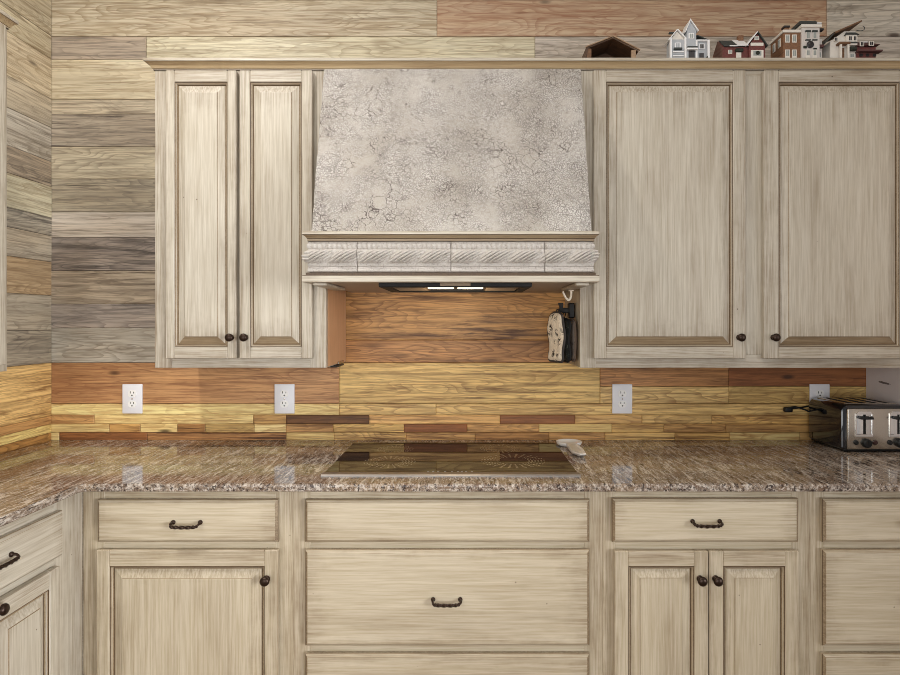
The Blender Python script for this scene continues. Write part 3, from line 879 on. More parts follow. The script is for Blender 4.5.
sr = mb.build('spoon_rest', WHITEC, None, (X(569,2.305), 2.305, CT), smooth=50)
tag(sr, 'white ceramic spoon rest on the counter behind the cooktop', 'spoon rest')

# ------------------------------------------------------------------ outlets
SLOT = plain('outlet_slots', srgb(40, 36, 34), .6)
def outlet(px, label):
    loc = (X(px, WALL), WALL, Z(398.7, WALL))
    r = thing('wall_outlet', label, 'outlet', loc, 0, 'double wall outlets')
    MB().box(-.0395, .0395, -.006, -.0005, -.058, .058, .0025, 0, 2).build('plate', WHITEP, r)
    for s in (1, -1):
        f = MB().prism([(.0165*math.cos(t), s*.0205+max(-.0135, min(.0135, .0165*math.sin(t)))) for t in [2*PI*k/28 for k in range(28)]], 'y', -.0075, -.0055).build('socket', WHITEC, r, smooth=20)
        mb = MB()
        for xx, h in ((-.0065, .0085), (.0065, .007)): mb.box(xx-.0012, xx+.0012, -.0079, -.0074, s*.0205+.001, s*.0205+.001+h)
        mb.lathe([(0,0),(.0028,0),(.0028,.0006),(0,.0006)], (0, -.0073, s*.0205-.0065), (0,-1,0), 12)
        mb.build('slots', SLOT, f, smooth=0)
    MB().lathe([(0,0),(.003,0),(.0028,.0012),(0,.0016)], (0,-.0058,0), (0,-1,0), 12).build('screw', STEEL, r)
outlet(133, 'white double outlet nearest the left corner')
outlet(284.8, 'white double outlet below the double-door cabinet, left of the cooktop')
outlet(622, 'white double outlet just right of the cooktop')
outlet(819, 'white double outlet half hidden behind the toaster')

# ------------------------------------------------------------------ toaster
TX0, TX1, TY0, TY1 = 1.327, 1.562, 2.176, 2.400
TB, TT = CT+.010, 1.084
tl = (TX0, TY0, CT)
to = thing('toaster', 'stainless and black four-slice toaster at the right end of the counter', 'toaster', tl)
def tp(mb, name, mats, parent=to, **k):
    bmesh.ops.translate(mb.bm, verts=mb.bm.verts[:], vec=-Vector(tl)); return mb.build(name, mats, parent, **k)
# shell: rounded profile across the width, slightly tapered to the back
mb = MB()
def shell_ring(y, inset, top):
    pts = []
    x0, x1 = TX0+inset, TX1-inset
    r_ = .024
    for (cx_, cz_, a0) in ((x1-.008, TB+.008, -90), (x1-r_, top-r_, 0), (x0+r_, top-r_, 90), (x0+.008, TB+.008, 180)):
        rr = .008 if cz_ < TB+.02 else r_
        for k in range(6):
            a = math.radians(a0+90*k/5); pts.append((cx_+rr*math.cos(a), y, cz_+rr*math.sin(a)))
    return pts
mb.loft([shell_ring(TY0+.004, .010, TT-.010), shell_ring(TY0+.008, .003, TT-.004), shell_ring(TY0+.020, 0, TT), shell_ring(TY1-.020, 0, TT), shell_ring(TY1-.006, .004, TT-.005), shell_ring(TY1, .012, TT-.012)])
tp(mb, 'shell', BLACKG)
mb = MB()
mb.box(TX0+.018, TX1-.018, TY0-.004, TY0+.006, TB+.002, TT-.014, .004, 0, 3)
fp = tp(mb, 'front_panel', STEEL)
cz = lambda py: Z(py, TY0)
for px in (863.2, 897.2):
    xc = X(px, TY0)
    mb = MB()
    # lever bay: bright raised surround with two angled cheeks and a dark slit
    mb.box(xc-.031, xc+.031, TY0-.0085, TY0-.0035, cz(436.5), cz(433.8), .001)
    mb.box(xc-.031, xc-.027, TY0-.0085, TY0-.0035, cz(434), cz(413), .001)
    mb.box(xc+.027, xc+.031, TY0-.0085, TY0-.0035, cz(434), cz(413), .001)
    mb.prism([(xc-.027, cz(413)), (xc-.02, cz(411.2)), (xc+.02, cz(411.2)), (xc+.027, cz(413)), (xc+.027, cz(414.2)), (xc-.027, cz(414.2))], 'y', TY0-.0085, TY0-.0035)
    mb.loft([[(xc-.027, TY0-.004, cz(434)), (xc-.005, TY0-.0075, cz(434)), (xc-.005, TY0-.0035, cz(434)), (xc-.027, TY0-.0035, cz(434))], [(xc-.027, TY0-.004, cz(414)), (xc-.005, TY0-.0075, cz(414)), (xc-.005, TY0-.0035, cz(414)), (xc-.027, TY0-.0035, cz(414))]])
    mb.loft([[(xc+.005, TY0-.0075, cz(434)), (xc+.027, TY0-.004, cz(434)), (xc+.027, TY0-.0035, cz(434)), (xc+.005, TY0-.0035, cz(434))], [(xc+.005, TY0-.0075, cz(414)), (xc+.027, TY0-.004, cz(414)), (xc+.027, TY0-.0035, cz(414)), (xc+.005, TY0-.0035, cz(414))]])
    tp(mb, 'lever_surround', CHROME, fp)
    tp(MB().box(xc-.0042, xc+.0042, TY0-.0052, TY0-.0038, cz(434), cz(414.2)), 'lever_slit', DARK, fp, smooth=0)
    mb = MB().box(xc-.022, xc+.022, TY0-.026, TY0-.0075, cz(418.6), cz(416.2), .002, 0, 2).box(xc-.003, xc+.003, TY0-.010, TY0-.004, cz(418.2), cz(416.4))
    tp(mb, 'lever', BLACKP, to)
    mb = MB().lathe([(0,0),(.0165,0),(.0165,.004),(.0148,.013),(.0125,.015),(0,.0155)], (xc+.007, TY0-.0042, cz(442.8)), (0,-1,0), 28).box(xc+.0058, xc+.0082, TY0-.0212, TY0-.0195, cz(442.8), cz(442.8)+.012)
    tp(mb, 'dial', BLACKP, to)
    for dx in (-.0285, .0395):
        tp(MB().lathe([(0,0),(.0085,0),(.0085,.003),(.007,.005),(0,.0056)], (xc+dx, TY0-.0042, cz(442.3)), (0,-1,0), 18), 'button', plain('dark_red_button', srgb(52, 26, 22), .35) if dx > 0 else BLACKP, to)
mb = MB().box(TX0+.025, TX1-.025, TY0+.026, TY1-.026, TT-.001, TT+.0018, .001)
tp(mb, 'top_plate', STEEL)
mb = MB()
for k in range(4):
    xx = TX0+.043+k*.044
    mb.box(xx, xx+.018, TY0+.034, TY1-.034, TT+.0016, TT+.0023)
tp(mb, 'slot', DARK, smooth=0)
mb = MB().box(TX0+.01, TX1-.01, TY0+.004, TY1-.008, CT+.004, TB+.003, .003)
for (a, b) in ((TX0+.03, TY0+.03), (TX1-.03, TY0+.03), (TX0+.03, TY1-.03), (TX1-.03, TY1-.03)):
    mb.lathe([(0,0),(.009,0),(.010,.005),(0,.006)], (a, b, CT+.0002), (0,0,1), 12)
tp(mb, 'base', BLACKP)
d_ = 2.392
pts = smooth_path([(X(815, d_), TY1-.004, Z(414.5, d_)), (X(811, d_), d_, Z(412.5, d_)), (X(803, d_), d_+.004, Z(409.0, d_)), (X(796, d_), d_+.005, Z(407.2, d_)), (X(790.5, d_), d_+.007, Z(408.0, d_)), (X(789, d_), d_+.014, Z(410, d_)), (X(793, d_), d_+.020, Z(409.5, d_)), (X(800, d_), d_+.022, Z(408.6, d_)), (X(810, d_), d_+.022, Z(407, d_)), (X(818.5, d_), d_+.018, Z(404.8, d_))], 6)
pts2 = [Vector((p.x, min(p.y, WALL-.010), p.z)) for p in pts]
mb = MB().tube(pts2, .0032, 10).box(X(787, d_)-.006, X(792, d_)+.006, d_+.001, d_+.022, Z(412.5, d_), Z(407.5, d_), .005, 0, 2)
tp(mb, 'power_cord', BLACKP)
# ------------------------------------------------------------------ pot holders on the hood side
def padmat(name, base_c, ink, sc, lo, hi):
    m, nt, b = newmat(name)
    co = rnd_coord(nt)
    v = N(nt, 'ShaderNodeTexVoronoi'); v.inputs['Scale'].default_value = sc; nt.links.new(co, v.inputs['Vector'])
    n1 = noise(nt, co, sc*2.2, 3, .6, 1.5)
    f = math_(nt, 'MULTIPLY', ramp(nt, n1, [(lo, g(0)), (hi, g(1))]), ramp(nt, v.outputs['Distance'], [(.30, g(1)), (.5, g(.15))]))
    c = mix(nt, f, base_c, ink); nt.links.new(c, b.inputs['Base Color']); b.inputs['Roughness'].default_value = .9
    bump(nt, b, noise(nt, co, 500, 2), .4, .001)
    return m
RK = X(575, 2.19)
rk = thing('hook_rack', 'black double hook on the cabinet side beside the hood', 'hook', (.3795, 2.19, Z(318, 2.19)))
mb = MB()
z_t, z_b = Z(303, 2.19), Z(318, 2.19)
mb.box(.358, .3795, 2.176, 2.209, z_b, z_t, .003).box(.334, .360, 2.184, 2.201, Z(313,2.19), Z(308,2.19), .002)
mb.loft([[(.322,2.180,Z(311,2.19)),(.340,2.180,Z(313,2.19)),(.340,2.205,Z(313,2.19)),(.322,2.205,Z(311,2.19))], [(.328,2.184,Z(307,2.19)),(.3395,2.184,Z(307,2.19)),(.3395,2.201,Z(307,2.19)),(.328,2.201,Z(307,2.19))], [(.322,2.182,z_t),(.3395,2.182,z_t),(.3395,2.203,z_t),(.322,2.203,z_t)]])
bmesh.ops.translate(mb.bm, verts=mb.bm.verts[:], vec=(-.3795, -2.19, -z_b))
mb.build('hook', BLACKP, rk)
def pad(label, near, far, mats, zt, zb, thick, wob):
    a, b = Vector((*near, 0)), Vector((*far, 0)); e = (b-a); w_ = e.length; e.normalize(); nn = Vector((e.y, -e.x, 0))
    if nn.x > 0: nn = -nn
    mid = (a+b)/2
    r = thing('pot_holder', label, 'pot holder', (mid.x, mid.y, zb), 0, 'pot holders hanging beside the hood')
    nu, nv = 18, 24
    def P(u, v, side):
        # rounded-corner quilted outline
        uu = (u-.5); vv = v
        k = 1.0
        if v > .86: k = math.sqrt(max(0, 1-((v-.86)/.14)**2))*.55+.45
        if v < .10: k = math.sqrt(max(0, 1-((.10-v)/.10)**2))*.25+.75
        q = max(0, 1-(2*abs(uu))**6)*max(0, 1-(2*abs(v-.5))**10)
        quilt = .75+.25*abs(math.sin(PI*u*3)*math.sin(PI*v*5))
        off_ = nn*(side*thick/2*q**.5*quilt + wob*math.sin(v*9+u*2)*.004)
        p = mid + e*(uu*w_*k) + off_ + Vector((0,0,zb+(zt-zb)*v)); return p - Vector((mid.x, mid.y, zb))
    mb = MB()
    GR = {}
    for side in (1, -1):
        GR[side] = [[mb.bm.verts.new(P(i/nu, j/nv, side)) for i in range(nu+1)] for j in range(nv+1)]
        for j in range(nv):
            for i in range(nu):
                q = GR[side]; f = (q[j][i], q[j][i+1], q[j+1][i+1], q[j+1][i])
                mb.bm.faces.new(f)
    bmesh.ops.remove_doubles(mb.bm, verts=mb.bm.verts[:], dist=.0003)
    body = mb.build('pad', mats[0], r, smooth=60)
    # binding round the edge and a hanging loop
    edge = []
    for t in range(0, 61):
        s = t/60*4
        if s < 1: u, v = s, 0
        elif s < 2: u, v = 1, s-1
        elif s < 3: u, v = 3-s, 1
        else: u, v = 0, 4-s
        edge.append(P(u, v, 0))
    MB().tube(edge, .0042, 8).build('binding', mats[1], r)
    tp_ = P(.5, 1, 0); 
    hk = Vector((min(.372, mid.x+.012), 2.193, Z(309.5,2.19))) - Vector((mid.x, mid.y, zb))
    MB().tube(smooth_path([tp_+Vector((0,0,-.004)), (tp_+hk)/2+Vector((-.004,0,.003)), hk, (tp_+hk)/2+Vector((.004,0,0)), tp_+Vector((.003,0,-.004))], 5), .0016, 6).build('loop', mats[1], r)
    return r
INK = plain('charcoal_binding', srgb(58, 54, 52), .9)
zt, zb = Z(312.5, 2.17), Z(361, 2.17)
pad('cream pot holder with black print, leftmost of the three hanging', (.329, 2.105), (.293, 2.215), (padmat('cream_black_print', srgb(236,226,210), srgb(30,26,24), 30, .47, .53), INK), zt, zb, .020, 1)
pad('dark green-black pot holder, middle of the three hanging', (.350, 2.115), (.327, 2.235), (padmat('dark_green_print', srgb(28,32,30), srgb(120,126,112), 70, .52, .62), plain('black_binding', srgb(18,18,18), .9)), Z(319, 2.17), zb, .016, -1)
pad('grey patterned pot holder nearest the cabinet side', (.3715, 2.12), (.358, 2.24), (padmat('grey_print', srgb(168,152,138), srgb(70,60,56), 60, .46, .6), plain('brown_grey_binding', srgb(104,90,80), .9)), Z(319.5, 2.17), Z(360, 2.17), .012, .3)
hk = MB()
d_ = 2.062
hk.tube(smooth_path([(X(571,d_), d_, ZB-.0081), (X(571,d_), d_, Z(290,d_)), (X(571,d_), d_, Z(296,d_)), (X(569,d_), d_, Z(300,d_)), (X(566,d_), d_, Z(298,d_)), (X(563.6,d_), d_, Z(293.5,d_)), (X(563.2,d_), d_, Z(291.5,d_))], 6), [.0042]*13+[.0040]*12+[.0034]*12, 10)
hk.lathe([(0,0),(.010,0),(.010,-.003),(0,-.003)], (X(571,d_), d_, ZB-.0083), (0,0,1), 16)
ho = hk.build('ceiling_hook', plain('cream_enamel', srgb(218, 208, 192), .35), None, (X(571,d_), d_, ZB))
ho.name = 'screw_hook'
tag(ho, 'pale J-shaped hook under the right end of the hood', 'hook')

# ------------------------------------------------------------------ figurines on top of the cabinet
K = 2.078/F
TOPZ = 2.2676
def hx(px): return X(px, 2.078)
def hz(py): return max(TOPZ+.0003, Z(py, 2.078)) if py < 56.5 else TOPZ+.0003
SNOW = plain('painted_snow', srgb(240, 240, 240), .5)
SLATE = plain('dark_slate_roof', srgb(58, 62, 60), .6)
GLASSW = plain('painted_window_panes', srgb(150, 156, 152), .25)
WTRIM = plain('off_white_trim', srgb(222, 216, 206), .5)
BLUEW = plain('pale_blue_grey_walls', srgb(178, 182, 186), .6)
STONE = plain('pale_stone_front', srgb(204, 198, 192), .6)
def brick(name, a, b_):
    m, nt, b = newmat(name)
    tc = N(nt, 'ShaderNodeTexCoord')
    br = N(nt, 'ShaderNodeTexBrick'); br.inputs['Scale'].default_value = 110
    br.inputs['Color1'].default_value = a; br.inputs['Color2'].default_value = b_; br.inputs['Mortar'].default_value = srgb(120, 100, 86)
    mp = mapping(nt, tc.outputs['Object'], (1,1,1), (0,0,0), (PI/2,0,0))
    nt.links.new(mp, br.inputs['Vector']); nt.links.new(br.outputs['Color'], b.inputs['Base Color']); b.inputs['Roughness'].default_value = .7
    return m
BRK = brick('orange_brick', srgb(140, 96, 62), srgb(112, 76, 50))
REDB = brick('maroon_siding', srgb(112, 40, 40), srgb(92, 32, 34))
GREEN = plain('dark_green_wreath', srgb(38, 44, 34), .8)
DWIN = plain('dark_window', srgb(40, 36, 38), .3)
BROWN = small_wood('toy_brown_wood', srgb(124, 88, 58), srgb(86, 58, 38))
MAR = plain('maroon_roof', srgb(84, 50, 48), .6)
HY = 2.080
def fig(name, label, pxc):
    o = thing(name, label, 'figurine', (hx(pxc), HY, TOPZ), 0, 'miniature houses on the cabinet top')
    def P(nm, mb, mat, parent=None, **k):
        bmesh.ops.translate(mb.bm, verts=mb.bm.verts[:], vec=-Vector((hx(pxc), HY, TOPZ)))
        return mb.build(nm, mat, parent or o, **k)
    return o, P
def hb(mb, x0, x1, y0, y1, d0=0.0, d1=.09, bev=.0006, mi=0):
    return mb.box(hx(x0), hx(x1), HY+d0, HY+d1, hz(y1), hz(y0), bev, mi)
def gable(mb, x0, x1, ye, xp, yp, d0, d1, mi=0):
    return mb.prism([(hx(x0), hz(ye)), (hx(x1), hz(ye)), (hx(xp), hz(yp))], 'y', HY+d0, HY+d1, mi)
def slope(mb, xa, ya, xb, yb, t, d0, d1, mi=0):
    """a roof board from (xa,ya) to (xb,yb) in picture units, t thick"""
    a, b = Vector((hx(xa), Z(ya,2.078))), Vector((hx(xb), Z(yb,2.078))); n = (b-a).normalized(); n = Vector((-n.y, n.x))*t
    if n.y < 0: n = -n
    mb.prism([tuple(a), tuple(b), tuple(b+n), tuple(a+n)], 'y', HY+d0, HY+d1, mi); return mb
def window(P, parent, x0, x1, y0, y1, d0=0.0, fm=None, pane=None, arch=False):
    mb = MB().box(hx(x0), hx(x1), HY+d0-.0022, HY+d0+.001, hz(y1), hz(y0), .0004)
    w = P('window', mb, fm or WTRIM, parent)
    dx = (x1-x0)*.18; dy = (y1-y0)*.12; xm_ = (x0+x1)/2
    mb = MB().box(hx(x0+dx), hx(xm_-.15), HY+d0-.0026, HY+d0-.002, hz(y1-dy), hz(y0+dy)).box(hx(xm_+.15), hx(x1-dx), HY+d0-.0026, HY+d0-.002, hz(y1-dy), hz(y0+dy))
    P('pane', mb, pane or GLASSW, w, smooth=0)
# 1 pale Victorian cluster
o, P = fig('miniature_house', 'pale blue-white gabled miniature house cluster, leftmost of the snowy village', 690)
P('wall', hb(MB(), 671.5, 685.5, 38, 57, .008, .05), BLUEW)
P('wall', hb(MB(), 687, 696.5, 30, 57, 0, .05), BLUEW)
P('wall', hb(MB(), 697, 709, 39, 57, .012, .05), BLUEW)
P('gable', gable(MB(), 671.5, 685.5, 38, 678, 29.5, .009, .05), WTRIM)
P('gable', gable(MB(), 687, 696.5, 30, 690.5, 21, .001, .05), BLUEW)
mb = slope(MB(), 669.5, 39.5, 678.2, 28.8, .0028, .002, .055); slope(mb, 678, 28.8, 687, 38.5, .0028, .002, .055); P('roof', mb, SNOW)
mb = slope(MB(), 685.7, 32, 690.7, 20, .0026, -.004, .055); slope(mb, 690.3, 20, 698.2, 31, .0026, -.004, .055); P('roof', mb, SNOW)
P('finial', MB().lathe([(.002,0),(.0012,.004),(0,.009)], (hx(690.6), HY, hz(20.4)), (0,0,1), 8), SNOW)
mb = slope(MB(), 697.5, 34.5, 709.8, 39.5, .0026, .004, .055); P('roof', mb, SLATE)
P('eave', MB().box(hx(697), hx(710.3), HY+.004, HY+.016, hz(39.8), hz(38.6), .0005), SNOW)
P('ridge', MB().box(hx(672.5), hx(681.5), HY+.03, HY+.04, hz(28.8), hz(27.3), .0005), SLATE)
for px in (671.2, 685.8, 696.8, 709): P('corner_post', MB().box(hx(px-.8), hx(px+.8), HY-.002, HY+.008, hz(57), hz(37.5 if px < 690 else 40), .0004), SNOW)
window(P, None, 675.5, 681.5, 41.5, 47, .008, SNOW, BLUEW); window(P, None, 688.7, 694.2, 33, 38.5, 0, SNOW, GLASSW)
window(P, None, 700.5, 706, 42, 47.5, .012, SNOW, DWIN)
P('balcony', MB().box(hx(674.5), hx(682.5), HY-.001, HY+.009, hz(49), hz(47.2), .0005).box(hx(687), hx(697), HY-.008, HY+.004, hz(48.5), hz(46.8), .0005), SLATE)
P('porch', MB().box(hx(686.5), hx(697.5), HY-.010, HY+.006, hz(50.3), hz(48.6), .0005), SNOW)
P('door', MB().box(hx(688.8), hx(694.8), HY-.002, HY+.002, hz(57), hz(50.5)), DWIN)
P('door', MB().box(hx(700.8), hx(705.2), HY+.010, HY+.013, hz(57), hz(51.5)), DWIN)
P('railing', MB().box(hx(673), hx(684), HY-.004, HY-.001, hz(52.2), hz(51.3)).box(hx(673), hx(684), HY-.004, HY-.001, hz(56.2), hz(55.4)), SNOW)
P('bush', MB().lathe([(0,0),(.006,.002),(.007,.008),(.004,.014),(0,.017)], (hx(709), HY+.006, TOPZ+.0005), (0,0,1), 10), GREEN)
# 2 maroon barn-like house
o, P = fig('miniature_house', 'maroon miniature house with snowy roof and brick chimney', 744)
P('wall', hb(MB(), 724, 749, 45.5, 57, .006, .085), REDB)
P('wall', hb(MB(), 749, 765, 45, 57, -.004, .085), REDB)
P('gable', gable(MB(), 749, 765, 45, 757, 34, -.003, .08), REDB)
mb = MB().prism([(HY+.001, hz(45.8)), (HY+.001, hz(44.8)), (HY+.045, hz(34.2)), (HY+.088, hz(44.8)), (HY+.088, hz(45.8))], 'x', hx(724.5), hx(748.5)); P('roof', mb, SLATE)
mb = MB().prism([(HY-.0005, hz(45.4)), (HY-.0005, hz(44.4)), (HY+.0445, hz(33.8)), (HY+.0465, hz(34.2)), (HY+.012, hz(43))], 'x', hx(738), hx(748.8)); P('snow', mb, SNOW)
mb = MB().prism([(HY-.0005, hz(46)), (HY+.001, hz(44.9)), (HY+.0135, hz(42.6))], 'x', hx(730), hx(738)); P('snow', mb, SNOW)
mb = slope(MB(), 746.5, 46, 757, 32.8, .003, -.009, .085); P('roof', mb, SNOW)
mb = slope(MB(), 756.8, 32.6, 766.8, 47, .003, -.009, .085); P('roof', mb, SLATE)
P('chimney', MB().box(hx(743.8), hx(749), HY+.038, HY+.055, hz(38), hz(29.5), .0008), BRK)
window(P, None, 754, 758.6, 36.5, 40.5, -.004)
P('sign_band', MB().box(hx(750.2), hx(763), HY-.0065, HY-.003, hz(46.3), hz(43.2), .0005), WTRIM)
window(P, None, 750.5, 763, 50.5, 56.9, -.004)
P('wreath', MB().lathe([(.0025,0),(.0065,.0),(.0068,.002),(.0045,.0035),(.0025,.002)], (hx(757), HY-.0066, hz(53.5)), (0,-1,0), 16), GREEN)
P('door', MB().box(hx(737), hx(742), HY+.003, HY+.007, hz(57), hz(51.5), .0003), WTRIM)
P('awning', MB().box(hx(736), hx(743.5), HY-.003, HY+.007, hz(51.3), hz(48.2), .001), GREEN)
window(P, None, 729, 733, 49, 53, .006)
mb = MB().prism([(HY+.004, hz(57)), (HY+.088, hz(57)), (HY+.088, hz(45.5)), (HY+.046, hz(35)), (HY+.004, hz(45.5))], 'x', hx(723.2), hx(724.2)); P('end_wall', mb, REDB)
# 3 brick and stone block
o, P = fig('miniature_house', 'brick miniature townhouse with pale stone tower front and dark roof', 801)
P('wall', hb(MB(), 783.7, 801, 32.5, 57, 0, .088), BRK)
P('tower', hb(MB(), 801, 819, 28, 57, -.006, .085), STONE)
P('annex', hb(MB(), 819, 824.5, 37, 57, .012, .08), STONE)
P('cornice', hb(MB(), 782.8, 801, 29.8, 32.5, -.004, .092, .0008), WTRIM)
P('cornice', hb(MB(), 800, 820.5, 25.3, 28.2, -.011, .088, .0008), WTRIM)
mb = MB().loft([[(hx(798.5),HY-.012,hz(25.2)),(hx(821),HY-.012,hz(25.2)),(hx(821),HY+.088,hz(25.2)),(hx(798.5),HY+.088,hz(25.2))],[(hx(800),HY+.005,hz(19.6)),(hx(817),HY+.005,hz(19.6)),(hx(817),HY+.07,hz(19.6)),(hx(800),HY+.07,hz(19.6))]]) and None
mb = MB(); mb.loft([[(hx(798.5),HY-.012,hz(25.2)),(hx(821),HY-.012,hz(25.2)),(hx(821),HY+.088,hz(25.2)),(hx(798.5),HY+.088,hz(25.2))],[(hx(801),HY+.005,hz(19.8)),(hx(816),HY+.005,hz(19.8)),(hx(816),HY+.07,hz(19.8)),(hx(801),HY+.07,hz(19.8))]]); P('roof', mb, SLATE)
P('snow', MB().box(hx(815.5), hx(820), HY-.0125, HY+.01, hz(25), hz(23.8), .0006), SNOW)
P('cupola', MB().box(hx(788), hx(792.5), HY+.02, HY+.035, hz(30), hz(24.5), .0005), BRK)
P('cupola_roof', MB().box(hx(787), hx(793.3), HY+.017, HY+.038, hz(24.5), hz(22.5), .0012), DWIN)
P('awning', MB().box(hx(819), hx(824), HY-.002, HY+.014, hz(30.2), hz(28), .001), DWIN)
P('annex_roof', hb(MB(), 818.8, 824.5, 44.3, 46.8, -.002, .03, .001), MAR)
for (a, b, c_, d) in ((785.3,790,34.5,42.5), (792.2,796.8,34.5,42.5), (785.3,790,49.5,56.7), (792.2,796.8,49.5,56.7)): window(P, None, a, b, c_, d)
for (a, b) in ((805, 809.3), (811.8, 816)):
    window(P, None, a, b, 32, 40, -.006, STONE); window(P, None, a, b, 50.5, 56.7, -.006, WTRIM)
    P('lintel', MB().box(hx(a-.6), hx(b+.6), HY-.0105, HY-.0055, hz(33), hz(31), .0012), SLATE); P('sill', MB().box(hx(a-.5), hx(b+.5), HY-.0095, HY-.0055, hz(41.2), hz(40.2), .0005), SLATE)
P('wreath', MB().lathe([(0,0),(.0118,0),(.0122,.003),(.008,.0055),(0,.005)], (hx(809.3), HY-.0062, hz(45.3)), (0,-1,0), 20), DWIN)
P('garland', MB().box(hx(802.5), hx(806), HY-.009, HY-.006, hz(49), hz(46.5), .001).box(hx(812.5), hx(816), HY-.009, HY-.006, hz(50), hz(48.6), .001), GREEN)
window(P, None, 820.3, 823.5, 50, 56.5, .012)
for k in range(2):   # windows on the left side wall
    y0 = HY+.018+k*.036
    w = P('window', MB().box(hx(783.7)-.002, hx(783.7)+.001, y0, y0+.016, hz(44), hz(35.5), .0004), WTRIM)
    P('pane', MB().box(hx(783.7)-.0026, hx(783.7)-.0018, y0+.003, y0+.013, hz(43.2), hz(36.5)), GLASSW, w, smooth=0)
# 4 chalet with one long sloping roof
o, P = fig('miniature_house', 'miniature chalet with one long slanting roof and columned porch, rightmost figurine', 852)
P('wall', MB().prism([(hx(832), hz(57)), (hx(857.5), hz(57)), (hx(857.5), hz(30)), (hx(846), hz(30)), (hx(832), hz(40))], 'y', HY+.008, HY+.08), WTRIM)
P('tower', hb(MB(), 846.5, 857.5, 34.5, 45, -.002, .03), WTRIM)
mb = MB(); mb.loft([[(hx(845.3),HY-.006,hz(34.8)),(hx(858.8),HY-.006,hz(34.8)),(hx(858.8),HY+.035,hz(34.8)),(hx(845.3),HY+.035,hz(34.8))],[(hx(847.5),HY+.004,hz(31.5)),(hx(856.5),HY+.004,hz(31.5)),(hx(856.5),HY+.025,hz(31.5)),(hx(847.5),HY+.025,hz(31.5))]]); P('tower_roof', mb, SLATE)
mb = slope(MB(), 825.2, 43.6, 834.5, 33.2, .0032, -.006, .085); P('roof', mb, SLATE)
mb = slope(MB(), 833.5, 34, 861.5, 21.8, .0045, -.006, .085); P('roof', mb, BROWN)
P('annex', hb(MB(), 857.5, 877, 46, 57, .004, .075), REDB)
mb = MB(); mb.loft([[(hx(856.8),HY-.004,hz(46.3)),(hx(880),HY-.004,hz(44.5)),(hx(880),HY+.08,hz(44.5)),(hx(856.8),HY+.08,hz(46.3))],[(hx(858.5),HY+.028,hz(38.3)),(hx(873.5),HY+.028,hz(38.3)),(hx(873.5),HY+.05,hz(38.3)),(hx(858.5),HY+.05,hz(38.3))]]); P('annex_roof', mb, MAR)
P('snow', MB().box(hx(865), hx(873.5), HY+.026, HY+.052, hz(38.6), hz(37.5), .001), SNOW)
P('porch_roof', hb(MB(), 857, 881, 50.8, 52.4, -.012, .01, .0006), MAR)
P('porch_roof', hb(MB(), 837.5, 849, 42.8, 45, -.012, .012, .001), BROWN)
for px in (840, 847.3): P('column', MB().box(hx(px-.9), hx(px+.9), HY-.009, HY-.003, hz(57), hz(45)), WTRIM)
P('door', MB().box(hx(841.8), hx(845.8), HY+.006, HY+.009, hz(57), hz(47)), BROWN)
window(P, None, 848, 852, 36, 41.2, -.002, WTRIM, DWIN); window(P, None, 853, 856.5, 36, 41.2, -.002, WTRIM, DWIN)
window(P, None, 859.5, 863.5, 42, 46.5, -.003, WTRIM, DWIN); window(P, None, 868.5, 873.5, 41.5, 46, -.003, WTRIM, DWIN)
P('sill', MB().box(hx(848), hx(857), HY-.006, HY-.001, hz(43.2), hz(42.2), .0005), SLATE)
P('shrub', MB().box(hx(849.5), hx(857), HY-.006, HY+.006, hz(50.5), hz(46.5), .003), GREEN)
window(P, None, 850.5, 856, 52.5, 56.8, .006, WTRIM, GLASSW)
for px in (862, 868.5, 875.5): P('opening', MB().box(hx(px-1.6), hx(px+1.6), HY+.002, HY+.005, hz(55.8), hz(53)), DWIN)
window(P, None, 835.5, 839, 36.5, 40.5, .006, WTRIM, DWIN)
P('lamp_bracket', MB().tube(smooth_path([(hx(857), HY, hz(30.2)), (hx(861.5), HY, hz(30.6)), (hx(864.5), HY, hz(29.2)), (hx(865), HY, hz(27)), (hx(863.2), HY, hz(26.2))], 5), .0012, 6), SLATE)
# 5 open gabled wooden shelter
st = thing('wooden_shelter', 'open brown wooden gabled shelter on the cabinet top above the hood edge', 'ornament', (hx(611), HY, TOPZ))
def SP(nm, mb, mat, **k):
    bmesh.ops.translate(mb.bm, verts=mb.bm.verts[:], vec=-Vector((hx(611), HY, TOPZ))); return mb.build(nm, mat, st, **k)
LTW = small_wood('light_edge_wood', srgb(176, 150, 122), srgb(140, 112, 86))
DKW = small_wood('dark_stained_wood', srgb(92, 64, 42), srgb(62, 42, 26))
def sb(xa, ya, xb, yb, t, d0, d1):
    a, b = Vector((hx(xa), Z(ya,2.078))), Vector((hx(xb), Z(yb,2.078))); n = (b-a).normalized(); n = Vector((-n.y, n.x))*t
    if n.y < 0: n = -n
    return MB().prism([tuple(a), tuple(b), tuple(b+n), tuple(a+n)], 'y', HY+d0, HY+d1)
SP('roof_board', sb(586.5, 48.5, 613, 38.0, .0035, 0, .12), DKW)
SP('roof_board', sb(613, 38.0, 638.5, 51.5, .0035, 0, .12), DKW)
SP('roof_edge', sb(586, 47.2, 613.2, 36.4, .0032, -.004, .004), LTW)
SP('roof_edge', sb(613, 36.4, 640, 50.2, .0032, -.004, .004), LTW)
SP('side_wall', MB().prism([(hx(583.2), TOPZ+.0004), (hx(585.8), TOPZ+.0004), (hx(588.8), hz(47.5)), (hx(586.5), hz(47.5))], 'y', HY-.002, HY+.12), DKW)
SP('back_wall', MB().prism([(hx(586), TOPZ+.0004), (hx(636.5), TOPZ+.0004), (hx(636.5), hz(50.5)), (hx(613), hz(38.5)), (hx(588), hz(48.8))], 'y', HY+.110, HY+.118), DKW)
SP('post', MB().box(hx(586.8), hx(591.5), HY-.001, HY+.008, TOPZ+.0004, hz(48.4), .0006), BROWN)
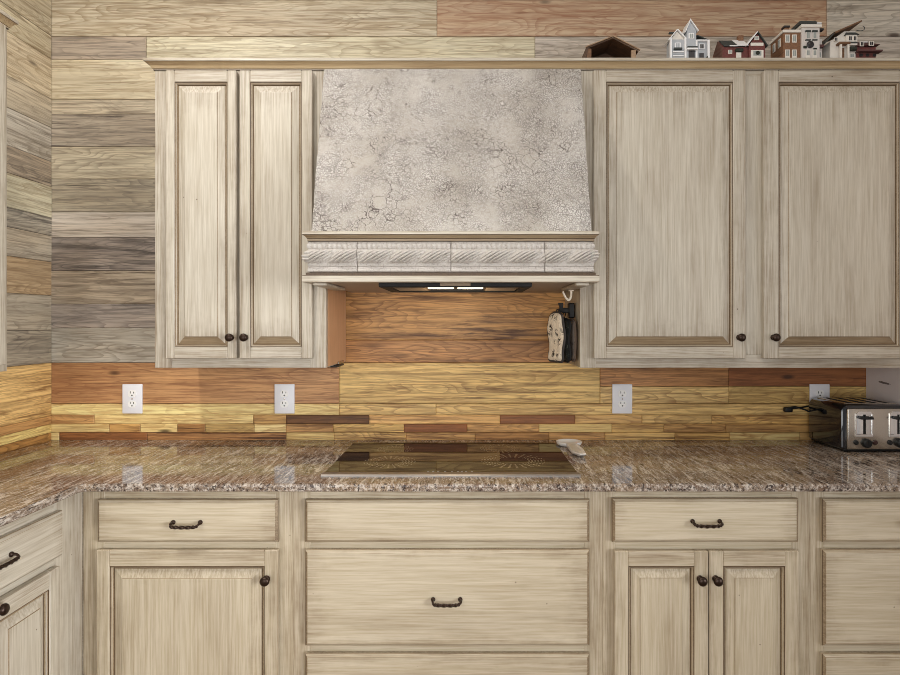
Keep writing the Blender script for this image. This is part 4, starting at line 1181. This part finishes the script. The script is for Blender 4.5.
SP('post', MB().box(hx(631.5), hx(636), HY-.001, HY+.008, TOPZ+.0004, hz(49.8), .0006), LTW)
SP('floor_board', MB().box(hx(587), hx(636), HY+.01, HY+.11, TOPZ+.0003, TOPZ+.003), LTW)
SP('beam', MB().prism([(hx(593), hz(53.5)), (hx(608), hz(49)), (hx(618), hz(54)), (hx(616), hz(55.5)), (hx(607.5), hz(51)), (hx(594), hz(55))], 'y', HY+.07, HY+.08), small_wood('grey_brown_wood', srgb(128,112,98), srgb(98,84,72)))

# ------------------------------------------------------------------ light
def area(name, loc, target, size, power, col, shape='DISK', sy=None):
    l = bpy.data.lights.new(name, 'AREA'); l.shape = shape; l.size = size
    if sy: l.size_y = sy
    l.energy = power; l.color = col
    o = bpy.data.objects.new(name, l); C.objects.link(o); o.location = loc
    o.rotation_euler = (Vector(target)-Vector(loc)).to_track_quat('-Z', 'Y').to_euler()
    return o
WARM = (1.0, .97, .93)
area('downlight_left', (-1.15, 1.05, CEIL-.01), (-1.15, 1.25, 0), .16, 24, WARM)
area('downlight_middle', (.15, .75, CEIL-.01), (.15, 1.0, 0), .16, 8, WARM)
area('downlight_right', (1.35, .9, CEIL-.01), (1.35, 1.1, 0), .16, 2.5, WARM)
area('back_fill_light', (-1.0, -2.6, 1.25), (-.2, 2.4, 1.05), 3.0, 66, (.97, .985, 1.0), 'RECTANGLE', 1.9)  # unseen fill added behind the camera, low enough to reach the backsplash
area('side_fill_light', (3.0, -1.2, 1.3), (-1.4, 1.35, .9), 1.6, 21, (.97, .985, 1.0), 'RECTANGLE', 1.7).data.spread = math.radians(55)  # added fill, narrowed to brighten the left run and spare the right uppers
for k in (-1, 1):
    area('hood_lamp', (xm+k*.045, 1.85, vz-.004), (xm+k*.06, 2.35, 1.2), .03, .55, (1.0, .84, .6))
w = bpy.data.worlds.new('room_glow'); bpy.context.scene.world = w; w.use_nodes = True
bgn = w.node_tree.nodes['Background']; bgn.inputs[0].default_value = (.98, .985, 1.0, 1); bgn.inputs[1].default_value = .36

# ------------------------------------------------------------------ camera
cam = bpy.data.cameras.new('camera'); co = bpy.data.objects.new('camera', cam); C.objects.link(co)
co.location = (0, 0, EYE); co.rotation_euler = (PI/2, 0, 0)
cam.sensor_width = 36; cam.lens = F/900*36
cam.shift_x = -(VX-450)/900; cam.shift_y = -(337.5-VY)/900
cam.clip_start = .05
sc = bpy.context.scene; sc.camera = co
sc.view_settings.view_transform = 'Standard'; sc.view_settings.look = 'None'
sc.view_settings.gamma = 1.0; sc.view_settings.use_curve_mapping = False
sc.view_settings.exposure = 0.0
sc.cycles.filter_width = 0.9
